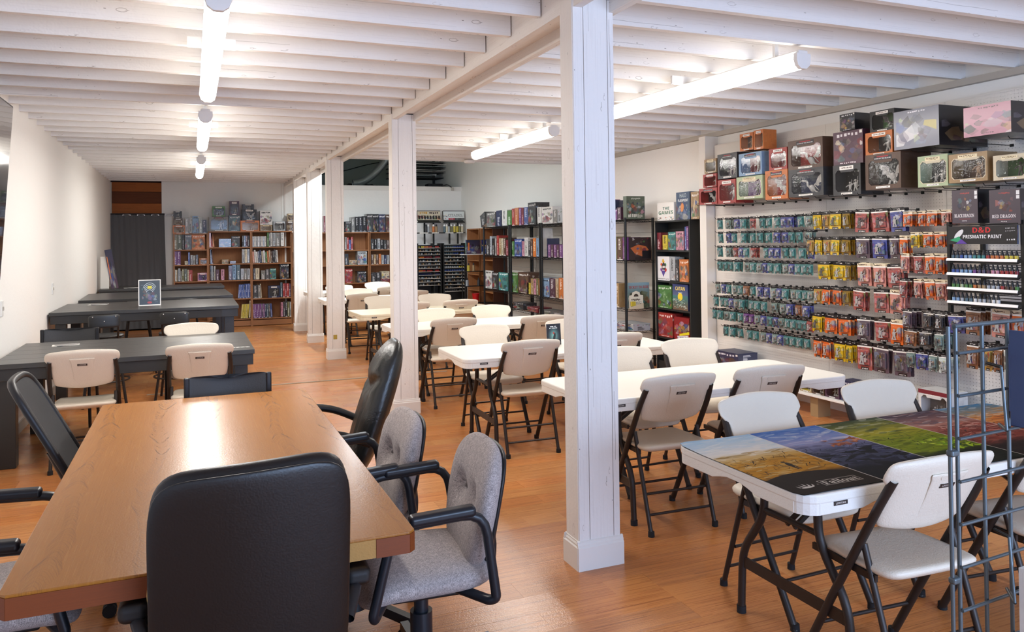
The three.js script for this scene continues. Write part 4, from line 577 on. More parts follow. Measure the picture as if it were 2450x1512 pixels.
// ------------------------------------------------------------------ office chairs, sitter looks towards -z
function swivelBase(t, top, spread = 0.3) {
  const g = mesh('swivel_base', cyl(0.045, 0.055, 0.07, 0, 0.1, 0, 16), M.plasticBlack, t); mesh('gas_column', [cyl(0.026, 0.026, top - 0.2, 0, 0.1 + (top - 0.2) / 2, 0, 14), cyl(0.04, 0.04, 0.14, 0, 0.2, 0, 14)], M.armPaint, t); mesh('seat_mechanism', rb(0.2, 0.05, 0.26, 0.01, 0, top - 0.07, 0.01), M.plasticBlack, t);
  for (let i = 0; i < 5; i++) { const a = i / 5 * Math.PI * 2 + 0.35, x = Math.sin(a), z = Math.cos(a); mesh('spoke', bar([x * 0.04, 0.105, z * 0.04], [x * spread, 0.075, z * spread], 0.036, 0.032), M.plasticBlack, t); const c = mesh('caster', [rb(0.03, 0.02, 0.03, 0.004, x * spread, 0.064, z * spread), Q(cyl(0.028, 0.028, 0.018, 0, 0, 0, 14), 0, 0, Math.PI / 2, x * spread - 0.013, 0.028, z * spread), Q(cyl(0.028, 0.028, 0.018, 0, 0, 0, 14), 0, 0, Math.PI / 2, x * spread + 0.013, 0.028, z * spread)], M.rubber, t); }
}
function greyChair(label, x, z, turn) {
  const t = thing('office_chair', label, 'office chair', [x, 0, z], turn, 'grey fabric office chairs at the wood table');
  mesh('seat', pillow({ w: 0.5, h: 0.48, t: 0.11, p: 4.5, c: 5, nu: 22, nv: 22, half: (v) => 0.235 + 0.02 * v, bendTo: (px, y, pz, u, v) => [px, 0.445 + pz * (pz > 0 ? 0.85 : 1.1) - (v > 0.45 ? 0.05 * Math.pow((v - 0.45) / 0.55, 2) : 0) + (v < -0.7 ? 0.02 * (-v - 0.7) : 0), -y] }), M.fabric, t);
  const dim = (px, y) => -0.034 * (Math.exp(-(((px - 0.085) ** 2 + (y - 0.03) ** 2) / 0.0016)) + Math.exp(-(((px + 0.085) ** 2 + (y - 0.03) ** 2) / 0.0016))) - 0.016 * Math.exp(-((y - 0.03) ** 2) / 0.0022) * Math.exp(-((px / 0.15) ** 6));
  const lean = (y) => 0.178 + (y - 0.5) * 0.2;
  const b = mesh('backrest', pillow({ h: 0.44, t: 0.1, p: 4, c: 3.2, nu: 30, nv: 30, half: (v) => 0.236 - 0.035 * Math.max(0, -v), front: dim, bendTo: (px, y, pz) => [px, 0.64 + y, lean(0.64 + y) - pz - 0.5 * px * px] }), M.fabric, t);
  for (const s of [-1, 1]) mesh('button', new THREE.SphereGeometry(0.01, 10, 8).translate(s * 0.085, 0.67, lean(0.67) - 0.018), M.fabric, b);
  mesh('back_shell', pillow({ h: 0.4, t: 0.03, p: 6, c: 3.6, half: () => 0.2, bendTo: (px, y, pz) => [px, 0.64 + y, lean(0.64 + y) + 0.042 - pz - 0.5 * px * px] }), M.plasticBlack, t); mesh('back_bar', bend([[0, 0.38, 0.05], [0, 0.385, 0.27], [0, 0.6, 0.25]], 0.02, 0.08), M.plasticBlack, t);
  for (const s of [-1, 1]) { const arm = mesh('armrest', bend([[s * 0.14, 0.385, -0.15], [s * 0.262, 0.385, -0.2], [s * 0.272, 0.4, -0.205], [s * 0.275, 0.66, -0.14], [s * 0.275, 0.672, -0.1], [s * 0.275, 0.69, 0.16], [s * 0.273, 0.4, 0.2], [s * 0.262, 0.39, 0.18], [s * 0.14, 0.39, 0.1]], 0.0165, 0.08, 12), M.armPaint, t); const pad = rb(0.05, 0.036, 0.22, 0.015, 0, 0, 0, 3); pad.rotateX(-0.06); pad.translate(s * 0.275, 0.693, 0.02); mesh('arm_pad', pad, M.armPaint, arm); }
  swivelBase(t, 0.44); return t;
}
greyChair('grey fabric office chair nearest the camera at the wood table', 0.745, -2.7, Math.PI / 2 - 0.08); greyChair('grey fabric office chair between its twin and the leather chair', 0.61, -3.26, Math.PI / 2 + 0.0); greyChair('grey fabric office chair low at the camera corner of the wood table', -0.585, -3.0, -Math.PI / 2 + 0.05);
{ const t = thing('leather_chair', 'black leather chair with its rounded back to the camera at the near table end', 'office chair', [0.142, 0, -2.3], Math.PI + Math.PI - 0.03);
  const lean = (y) => 0.2 + (y - 0.5) * 0.16;
  const half = (v) => 0.243 - 0.006 * Math.max(0, v);
  mesh('backrest', pillow({ h: 0.6, t: 0.095, p: 7, c: 6.5, nu: 28, nv: 28, half, bendTo: (px, y, pz) => [px, 0.745 + y + 0.01 * px / 0.24, lean(0.745 + y) - pz - 0.55 * px * px] }), M.leather, t);
  mesh('rear_shell', pillow({ h: 0.588, t: 0.02, p: 14, c: 6.5, nu: 28, nv: 28, half: () => 0.239, bendTo: (px, y, pz) => [px, 0.738 + y + 0.01 * px / 0.24, lean(0.742 + y) + 0.0445 - pz - 0.55 * px * px] }), M.leather, t);
  mesh('torn_patch', Q(pillow({ w: 0.012, h: 0.04, t: 0.004, p: 2, c: 2, nu: 6, nv: 6 }), 0, -0.9, 0, -0.2375, 0.74, 0.245), M.foam, t);
  mesh('seat', pillow({ w: 0.5, h: 0.48, t: 0.12, p: 4.5, c: 5, bendTo: (px, y, pz) => [px, 0.46 + pz, -y - 0.02] }), M.leather, t);
  for (const s of [-1, 1]) { const arm = mesh('armrest', bend([[s * 0.18, 0.4, -0.1], [s * 0.29, 0.42, -0.12], [s * 0.285, 0.62, -0.16], [s * 0.282, 0.64, 0.1], [s * 0.24, 0.58, 0.2]], 0.018, 0.07, 10), M.plasticBlack, t); const pad = rb(0.07, 0.05, 0.26, 0.02, s * 0.284, 0.65, 0.0, 3); mesh('arm_pad', pad, M.leather, arm); }
  swivelBase(t, 0.43, 0.31); }
{ const t = thing('high_back_chair', 'black leather high-back chair turned side-on at the wood table', 'office chair', [0.57, 0, -3.98], Math.PI / 2 - 0.12);
  const lean = (y) => 0.19 + (y - 0.45) * 0.33;
  mesh('backrest', pillow({ h: 0.66, t: 0.15, p: 3, c: 4.4, nu: 30, nv: 50, half: (v) => 0.225 - 0.045 * Math.max(0, v), front: (px, y) => -0.03 * Math.exp(-((y - 0.1 - 0.3 * Math.abs(px)) ** 2) / 0.0006) - 0.01 * Math.exp(-((Math.abs(px) - 0.1) ** 2) / 0.0003) * (y < 0.1 ? 1 : 0.2) + 0.02 * Math.exp(-((y - 0.22) ** 2) / 0.008), bendTo: (px, y, pz) => [px, 0.75 + y, lean(0.75 + y) - pz - 0.15 * px * px] }), M.leatherWorn, t);
  for (const [y, l] of [[0.62, 0.05], [0.78, 0.03]]) mesh('scuff', rod([0.222, y, lean(y) + 0.02], [0.221, y + l, lean(y + l) + 0.024], 0.003, 6), M.thread, t);
  mesh('seat', pillow({ w: 0.52, h: 0.5, t: 0.13, p: 3.5, c: 4.5, bendTo: (px, y, pz) => [px, 0.47 + pz, -y - 0.02] }), M.leatherWorn, t);
  for (const s of [-1, 1]) mesh('armrest', bend([[s * 0.2, 0.42, -0.1], [s * 0.3, 0.46, -0.14], [s * 0.3, 0.66, -0.24], [s * 0.3, 0.7, -0.1], [s * 0.3, 0.69, 0.08], [s * 0.26, 0.62, 0.24]], 0.02, 0.1, 12), M.plasticBlack, t);
  swivelBase(t, 0.44, 0.32); }
{ const t = thing('mesh_chair', 'black office chair with a thin framed backrest on the wall side of the table', 'office chair', [-0.355, 0, -4.04], -Math.PI / 2 + 0.03);
  const lean = (y) => 0.2 + (y - 0.66) * 0.52;
  mesh('backrest', pillow({ h: 0.5, t: 0.03, p: 8, c: 7, nu: 20, nv: 20, half: () => 0.22, bendTo: (px, y, pz) => [px, 0.74 + y, lean(0.74 + y) - pz - 0.4 * px * px] }), M.mesh, t);
  const rim = []; for (let i = 0; i <= 60; i++) { const a = i / 60 * Math.PI * 2, cx = Math.sign(Math.cos(a)) * Math.abs(Math.cos(a)) ** 0.35 * 0.225, cy = Math.sign(Math.sin(a)) * Math.abs(Math.sin(a)) ** 0.35 * 0.255; rim.push(new THREE.Vector3(cx, 0.74 + cy, lean(0.74 + cy) - 0.4 * cx * cx)); } mesh('back_frame', new THREE.TubeGeometry(new THREE.CatmullRomCurve3(rim, true), 90, 0.017, 10, true), M.plasticBlack, t);
  mesh('lumbar_knob', Q(cyl(0.03, 0.03, 0.05, 0, 0, 0, 14), 0, 0, Math.PI / 2, -0.2, 0.5, 0.14), M.plasticBlack, t); mesh('back_spine', bend([[0, 0.4, 0.05], [0, 0.42, 0.12], [0, 0.66, 0.23]], 0.028, 0.06), M.plasticBlack, t); mesh('recline_lever', [rb(0.06, 0.09, 0.06, 0.015, -0.1, 0.46, 0.13), rb(0.07, 0.12, 0.05, 0.015, -0.06, 0.42, 0.1)], M.plasticBlack, t);
  mesh('seat', pillow({ w: 0.48, h: 0.47, t: 0.08, p: 4, c: 5, bendTo: (px, y, pz) => [px, 0.46 + pz, -y - 0.02] }), M.mesh, t);
  for (const s of [-1, 1]) { const arm = mesh('armrest', bend([[s * 0.18, 0.42, 0], [s * 0.27, 0.43, 0.02], [s * 0.28, 0.59, 0.02]], 0.02, 0.06), M.plasticBlack, t); mesh('arm_pad', rb(0.075, 0.035, 0.26, 0.015, s * 0.28, 0.6, -0.02, 3), M.plasticBlack, arm); }
  swivelBase(t, 0.43); }

// ------------------------------------------------------------------ wire grid display in the right foreground
{ const t = thing('wire_gridwall', 'grey wire grid display stand in the foreground beside the play mat table', 'grid display', [1.227, 0, -0.962], 0.075), p = 0.0742, W = 0.61, H = 1.42, r = 0.0036;
  for (let i = 0; i < 9; i++) mesh('wire', rod([0.004 + i * p - (i === 8 ? 0.002 : 0), 0.02, 0], [0.004 + i * p - (i === 8 ? 0.002 : 0), H, 0], r, 8), M.steelWire, t);
  for (let i = 0; i < 19; i++) mesh('wire', rod([0, H - (i ? 0.046 + (i - 1) * p : 0), i ? 0.0066 : 0], [W, H - (i ? 0.046 + (i - 1) * p : 0), i ? 0.0066 : 0], i ? 0.003 : 0.0042, 8), M.steelWire, t);
  const q = []; for (const z of [0, 0]) q.push(z); mesh('return_frame', [rod([-0.01, 0.02, -0.004], [-0.01, H, -0.004], r), rod([-0.014, H, -0.012], [0.0, H, -0.5], r), ...[1, 2, 3, 4, 5, 6].map((i) => rod([-0.0125, 0.02, -0.012 - i * 0.0762], [-0.0125 + 0.002 * i, H, -0.012 - i * 0.0762], 0.0028))].slice(0, 1), M.steelWire, t); for (const y of [0.45, 0.75, 0.98, 1.2]) mesh('clip', rb(0.02, 0.012, 0.014, 0.004, -0.005, y, -0.003), M.steelWire, t);
  mesh('foot', rb(0.62, 0.02, 0.3, 0.004, 0.3, 0.01, 0), M.wireBlack, t); }
for (const [y, l] of [[1.295, 'blue ribbed peg with a beaded tip on the wire grid, upper'], [1.0, 'blue steel peg on the wire grid, lower']]) { const t = thing('display_hook', l, 'hook', [1.288 + (1.295 - y) * 0.04, y, -0.955], 0.075); mesh('arm', rod([0.004, 0.055, 0.03], [-0.008, -0.05, 0.045], 0.0026), M.steelWire, t); mesh('back_clip', rod([-0.008, -0.05, 0.045], [0.045, -0.055, 0.0], 0.003), M.wireBlack, t); mesh('back_clip', rod([0.004, 0.055, 0.03], [0.012, 0.057, 0.0], 0.003), M.wireBlack, t); }
{ const t = thing('blue_bin', 'dark blue plastic tray hanging at the edge of the wire grid', 'tray', [1.381, 1.325, -0.9], 0.075); mesh('body', [rb(0.14, 0.17, 0.004, 0.002, 0.03, 0, 0.04), rb(0.004, 0.17, 0.09, 0.002, -0.038, 0, 0), rb(0.14, 0.004, 0.09, 0.002, 0.03, -0.083, 0), rb(0.14, 0.12, 0.004, 0.002, 0.03, 0.0, -0.045)], M.blueBin, t); mesh('lip', rod([-0.04, 0.02, 0.045], [0.1, 0.03, 0.045], 0.005), M.chrome, t); }
{ const t = thing('hanging_pack', 'white and blue printed pack hanging low on the wire grid', 'pack', [1.352, 0.9, -0.9], 0.075); mesh('card', printBox(0.1, 0.22, 0.02, 'steel.spinea', 'white.plain', 'white.plain'), M.printGloss, t); mesh('hang_loop', rod([0, 0.11, 0], [0, 0.14, -0.03], 0.003), M.wireBlack, t); }

// ------------------------------------------------------------------ shelving
function bookcase(label, x, z, turn, W, D, H, shelfY, mats = [M.shelfWood, M.shelfBack], group) {   // front is +z at local z = 0
  const t = thing('bookcase', label, 'bookcase', [x, 0, z], turn, group), e = 0.02;
  mesh('side_panel', bx(e, H, D, -W / 2 + e / 2, H / 2, -D / 2), mats[0], t); mesh('side_panel', bx(e, H, D, W / 2 - e / 2, H / 2, -D / 2, 0.4), mats[2] || mats[0], t);
  mesh('back_panel', bx(W - 2 * e, H - 0.04, 0.006, 0, H / 2, -D + 0.004), mats[1], t); mesh('top_panel', bx(W - 2 * e, e, D, 0, H - e / 2, -D / 2, 0.2), mats[0], t);
  for (const y of shelfY) mesh('shelf', bx(W - 2 * e, e, D - 0.012, 0, y - e / 2, -D / 2 - 0.002, y), mats[0], t);
  mesh('kick_board', bx(W - 2 * e, 0.1, 0.015, 0, 0.06, -0.02), mats[0], t); return t;
}
const BZ = -15.7;
bookcase('brown wooden bookcase closest to the curtained doorway', -0.016, BZ, 0, 0.595, 0.29, 1.785, [1.483, 1.2, 0.89, 0.53, 0.14], undefined, 'brown bookcases on the far wall'); bookcase('brown wooden bookcase in the middle of the far left three', 0.67, BZ, 0, 0.77, 0.29, 1.82, [1.52, 1.205, 0.89, 0.537, 0.15], undefined, 'brown bookcases on the far wall'); bookcase('brown wooden bookcase beside the white posts, full of purple books low down', 1.44, BZ, 0, 0.765, 0.29, 1.82, [1.515, 1.203, 0.885, 0.527, 0.145], undefined, 'brown bookcases on the far wall');
bookcase('brown bookcase behind the white posts, seen only in slits', 2.17, BZ, 0, 0.76, 0.29, 1.785, [1.428, 1.125, 0.765, 0.42, 0.12], undefined, 'brown bookcases on the far wall'); bookcase('brown bookcase seen between the note post and the second post', 2.945, BZ, 0, 0.77, 0.29, 1.785, [1.428, 1.125, 0.765, 0.42, 0.12], undefined, 'brown bookcases on the far wall'); bookcase('brown bookcase partly behind the second post, next to the paint racks', 3.725, BZ, 0, 0.77, 0.29, 1.785, [1.428, 1.125, 0.765, 0.42, 0.12], undefined, 'brown bookcases on the far wall');
bookcase('brown bookcase in the far right corner, half behind the blue printed boxes', 5.12, -14.45, -Math.PI / 2, 0.7, 0.28, 1.82, [1.5, 1.2, 0.93, 0.62, 0.3, 0.1]); bookcase('brown bookcase with dark side panel behind the wire shelving', 5.12, -13.68, -Math.PI / 2, 0.66, 0.28, 1.82, [1.5, 1.22, 0.93, 0.62, 0.35, 0.1], [M.shelfWood, M.shelfBack, M.shelfDark]);
bookcase('tall black bookcase of game boxes beside the pegboard', 5.215, -7.73, -Math.PI / 2, 0.715, 0.185, 1.792, [1.44, 1.075, 0.745, 0.4, 0.08], [M.caseBlack, M.caseBlack, M.caseBlack]);
function wireUnit(label, z0, z1) {
  const t = thing('wire_shelving', label, 'wire shelving', [4.9, 0, (z0 + z1) / 2], 0, 'black wire shelving along the right wall'), L = z0 - z1, D = 0.42;
  for (const x of [0.013, D - 0.013]) for (const s of [-1, 1]) { mesh('upright', cyl(0.0175, 0.0175, 1.84, x, 0.92, s * (L / 2 - 0.017), 10), M.wireBlack, t); }
  for (const y of [1.82, 1.315, 0.72, 0.453, 0.12]) {
    const g = []; for (let i = 1; i < 14; i++) g.push(rod([0.01, y - 0.004, -L / 2 + i * L / 14], [D - 0.01, y - 0.004, -L / 2 + i * L / 14], 0.002, 5)); for (const x of [D / 3, D * 2 / 3]) g.push(rod([x, y - 0.008, -L / 2], [x, y - 0.008, L / 2], 0.003, 5));
    const sh = mesh('wire_shelf', g, M.wireBlack, t), e = []; for (const x of [0, D]) { e.push(rod([x, y - 0.003, -L / 2], [x, y - 0.003, L / 2], 0.0036, 6), rod([x, y - 0.03, -L / 2], [x, y - 0.03, L / 2], 0.0036, 6)); const n = Math.round(L / 0.05); for (let i = 0; i < n; i++) e.push(rod([x, y - (i % 2 ? 0.03 : 0.003), -L / 2 + i * L / n], [x, y - (i % 2 ? 0.003 : 0.03), -L / 2 + (i + 1) * L / n], 0.0022, 5)); }
    for (const s of [-1, 1]) { e.push(rod([0, y - 0.003, s * L / 2], [D, y - 0.003, s * L / 2], 0.0036, 6), rod([0, y - 0.03, s * L / 2], [D, y - 0.03, s * L / 2], 0.0036, 6)); for (let i = 0; i < 8; i++) e.push(rod([i * D / 8, y - (i % 2 ? 0.03 : 0.003), s * L / 2], [(i + 1) * D / 8, y - (i % 2 ? 0.003 : 0.03), s * L / 2], 0.0022, 5)); }
    mesh('truss_edge', e, M.wireBlack, sh);
  }
}
wireUnit('black wire shelving unit next to the black bookcase', -8.26, -9.5); wireUnit('black wire shelving unit behind the nearest white post', -9.53, -10.76); wireUnit('black wire shelving unit with the orange books on top', -10.79, -12.0); wireUnit('black wire shelving unit farthest back, before the brown bookcase', -12.03, -13.28);

// ------------------------------------------------------------------ figures inside window boxes and blisters
const FIG = (() => {
  const leaf = (pts, d) => plate(pts, d, 0.0);
  const human = (x, s, k) => [Q(pillow({ w: 0.2 * s, h: 0.34 * s, t: 0.14 * s, p: 2.4, c: 3, nu: 6, nv: 6 }), 0, 0, 0, x, 0.48 * s, 0), new THREE.SphereGeometry(0.075 * s, 8, 6).translate(x + 0.01, 0.73 * s, 0.02), rod([x - 0.05 * s, 0.34 * s, 0], [x - 0.1 * s, 0.06, 0.03], 0.045 * s, 6), rod([x + 0.05 * s, 0.34 * s, 0], [x + 0.12 * s, 0.06, -0.03], 0.045 * s, 6), rod([x - 0.1 * s, 0.6 * s, 0], [x - 0.24 * s, 0.45 * s, 0.1], 0.035 * s, 6), rod([x + 0.1 * s, 0.6 * s, 0], [x + 0.25 * s, 0.7 * s, 0.1], 0.035 * s, 6), rod([x + 0.25 * s, 0.4 * s, 0.1], [x + 0.25 * s, 0.95 * s, 0.1], 0.014 * s, 5), cyl(0.17 * s, 0.19 * s, 0.05, x, 0.025, 0, 12)];
  const wing = (sx) => leaf([[0, 0], [sx * 0.16, 0.3], [sx * 0.46, 0.46], [sx * 0.42, 0.26], [sx * 0.34, 0.22], [sx * 0.36, 0.06], [sx * 0.22, 0.06], [sx * 0.16, -0.08]].slice(0).sort(() => 0).map((q) => q).reverse().reverse(), 0.014);
  const wings = [1, -1].map((sx) => { const pts = [[0, 0], [sx * 0.16, -0.08], [sx * 0.22, 0.06], [sx * 0.36, 0.06], [sx * 0.34, 0.22], [sx * 0.42, 0.26], [sx * 0.46, 0.46], [sx * 0.16, 0.3]]; return Q(plate(sx > 0 ? pts : pts.reverse(), 0.014), 0, sx * -0.45, 0, sx * 0.06, 0.42, -0.04); });
  const ribs = [1, -1].flatMap((sx) => [[0.44, 0.44], [0.34, 0.24], [0.24, 0.08]].map(([a, b]) => rod([sx * 0.06, 0.42, -0.02], [sx * (0.06 + a * 0.9), 0.42 + b, -0.02 + a * 0.42], 0.012, 5)));
  const neck = new THREE.TubeGeometry(new THREE.CatmullRomCurve3([[0, 0.42, 0.02], [-0.1, 0.56, 0.1], [-0.12, 0.72, 0.12], [-0.2, 0.78, 0.2]].map(V)), 14, 0.045, 7), tail = new THREE.TubeGeometry(new THREE.CatmullRomCurve3([[0.05, 0.3, 0], [0.24, 0.16, 0.08], [0.36, 0.1, 0.02], [0.46, 0.2, 0]].map(V)), 14, 0.032, 6);
  const body = Q(pillow({ w: 0.24, h: 0.36, t: 0.22, p: 2.2, c: 2.6, nu: 8, nv: 8 }), 0.3, 0, 0.3, 0.02, 0.36, 0), head = Q(pillow({ w: 0.16, h: 0.1, t: 0.08, p: 2, c: 2.4, nu: 6, nv: 6 }), 0, 0.5, -0.3, -0.24, 0.78, 0.22), legs = [rod([-0.06, 0.25, 0.05], [-0.12, 0.05, 0.1], 0.04, 6), rod([0.1, 0.25, 0.05], [0.14, 0.05, 0.08], 0.045, 6)], base = cyl(0.24, 0.27, 0.06, 0, 0.03, 0, 14);
  return {
    dragon: flat([body, neck, tail, head, base, ...legs, ...wings, ...ribs]), orc: flat(human(0.03, 1.0)), squad: flat([...human(-0.3, 0.62), ...human(0, 0.74), ...human(0.3, 0.6), ...human(0.15, 0.5).map((g) => g.translate(0.02, 0.1, -0.2))]),
    wing: flat([Q(body.clone(), 0, 0, 0, -0.14, -0.06, 0), Q(neck.clone(), 0, 0, 0, -0.16, -0.12, 0), Q(head.clone(), 0, 0, 0, -0.16, -0.12, 0), Q(wings[0].clone().scale(1.25, 1.15, 1), 0, 0, 0, -0.05, -0.02, 0.05), ...[0, 1, 2, 3].map((i) => rod([0, 0.46, 0.06], [0.5 - i * 0.1, 0.86 - i * 0.22, 0.05], 0.014, 5)), Q(tail.clone(), 0, 0, 0, -0.1, -0.04, 0.02), cyl(0.2, 0.23, 0.05, -0.12, 0.025, 0, 14)]),
    mini: flat([Q(pillow({ w: 0.34, h: 0.46, t: 0.2, p: 2.2, c: 2.6, nu: 5, nv: 5 }), 0, 0, 0.2, 0, 0.5, 0), new THREE.SphereGeometry(0.13, 6, 5).translate(0.04, 0.84, 0.04), rod([-0.06, 0.34, 0], [-0.16, 0.04, 0], 0.07, 5), rod([0.08, 0.34, 0], [0.18, 0.04, 0], 0.07, 5), rod([0.14, 0.6, 0], [0.42, 0.8, 0.04], 0.045, 5), rod([0.42, 0.2, 0.04], [0.42, 1.0, 0.04], 0.022, 4), cyl(0.26, 0.28, 0.06, 0, 0.03, 0, 8)]),
  };
})();
const FIGMAT = { crimson: M.mini, red: M.mini, brown: M.miniWarm, black: M.mini, violet: M.mini, purple: M.miniDark, navy: M.mini, green: M.miniDark, tan: M.miniWarm };
// a carton with a cut-out window: thin walls, printed frame, coloured backing, figure and film. Front is +z at local z = 0.
const PLAIN = {}; const plainMat = (n) => (PLAIN[n] ||= S({ color: COL[n], roughness: 0.42 }));
function figureBox(label, pos, turn, w, h, d, frame, back, fig, group, head) {
  const t = thing('figure_box', label, 'box', pos, turn, group), e = 0.003, c = Math.min(w, h) * 0.09;
  if (fig === 'none') { mesh('carton', printBox(w, h, d, head || frame + '.cover', (head ? 'DRAGONSIDE' : frame + '.plain'), head ? 'DRAGONSIDE' : frame + '.plain', 0, h / 2, -d / 2), head ? M.postersGloss : M.printGloss, t); return t; }
  mesh('carton', [printBox(e, h, d, frame + '.plain', frame + '.plain', frame + '.plain', -w / 2 + e / 2, h / 2, -d / 2), printBox(e, h, d, frame + '.plain', frame + '.plain', frame + '.plain', w / 2 - e / 2, h / 2, -d / 2), printBox(w - 2 * e, e, d, frame + '.plain', frame + '.plain', frame + '.plain', 0, e / 2, -d / 2), printBox(w - 2 * e, e, d, frame + '.plain', frame + '.plain', frame + '.plain', 0, h - e / 2, -d / 2), printBox(w - 2 * e, h - 2 * e, e, 'black.plain', 'black.plain', 'black.plain', 0, h / 2, -d + e / 2)], M.print, t);
  const x0 = -w / 2 + w * 0.09, x1 = w / 2 - w * 0.06, y0 = h * 0.12, y1 = h * 0.82;
  const hole = [[x0 + c, y0], [x0, y0 + c], [x0, y1 - c], [x0 + c, y1], [x0 + w * 0.16, y1], [x0 + w * 0.2, y1 - c * 0.8], [x1 - w * 0.2, y1 - c * 0.8], [x1 - w * 0.16, y1], [x1 - c, y1], [x1, y1 - c], [x1, y0 + c], [x1 - c, y0]];
  const fr = cellUV(plate([[-w / 2 + e, e], [w / 2 - e, e], [w / 2 - e, h - e], [-w / 2 + e, h - e]], 0.002, 0, [hole]), frame + '.plain'); fr.translate(0, 0, -0.0015); const f = mesh('window_frame', fr, M.print, t);
  if (frame === 'tan' || frame === 'cream' || frame === 'lime') { const o = plate(hole.map(([a, b]) => [a + (a > 0 ? 0.004 : -0.004), b + (b > h / 2 ? 0.004 : -0.004)]), 0.0015, 0, [hole]); mesh('window_outline', o.translate(0, 0, 0.0004), plainMat('cream'), f); }
  mesh('title_label', printBox(w * 0.5, h * 0.12, 0.0012, frame === 'tan' || frame === 'cream' || frame === 'lime' ? 'TITLE' : (w > 0.3 ? 'ICONS' : 'LABEL'), 'black.plain', 'black.plain', 0, h * 0.885, 0.0004), M.posters, f); mesh('foot_label', printBox(w * 0.4, h * 0.055, 0.0012, 'LABEL', 'black.plain', 'black.plain', 0, h * 0.055, 0.0004), M.posters, f);
  mesh('backing', [printBox(w - 0.012, h - 0.012, 0.003, back + '.plain', back + '.plain', back + '.plain', 0, h / 2, -Math.min(d * 0.6, 0.14)), printBox(w - 0.012, 0.003, Math.min(d * 0.6, 0.14) - 0.01, back + '.plain', back + '.plain', back + '.plain', 0, 0.012, -Math.min(d * 0.6, 0.14) / 2 - 0.004)], M.print, t);
  const m = mesh('figure', FIG[fig], FIGMAT[back] || M.mini, t), s = Math.min(h * 0.78, w * 0.85); m.scale.set(fig === 'wing' ? Math.min(w * 0.85, s * 1.35) : s, s, Math.min(s, 0.16)); m.position.set(w * 0.08, 0.014, -Math.min(d * 0.32, 0.075));
  mesh('window_film', plate(hole, 0.0006).translate(0, 0, -0.0032), M.film, t); return t;
}

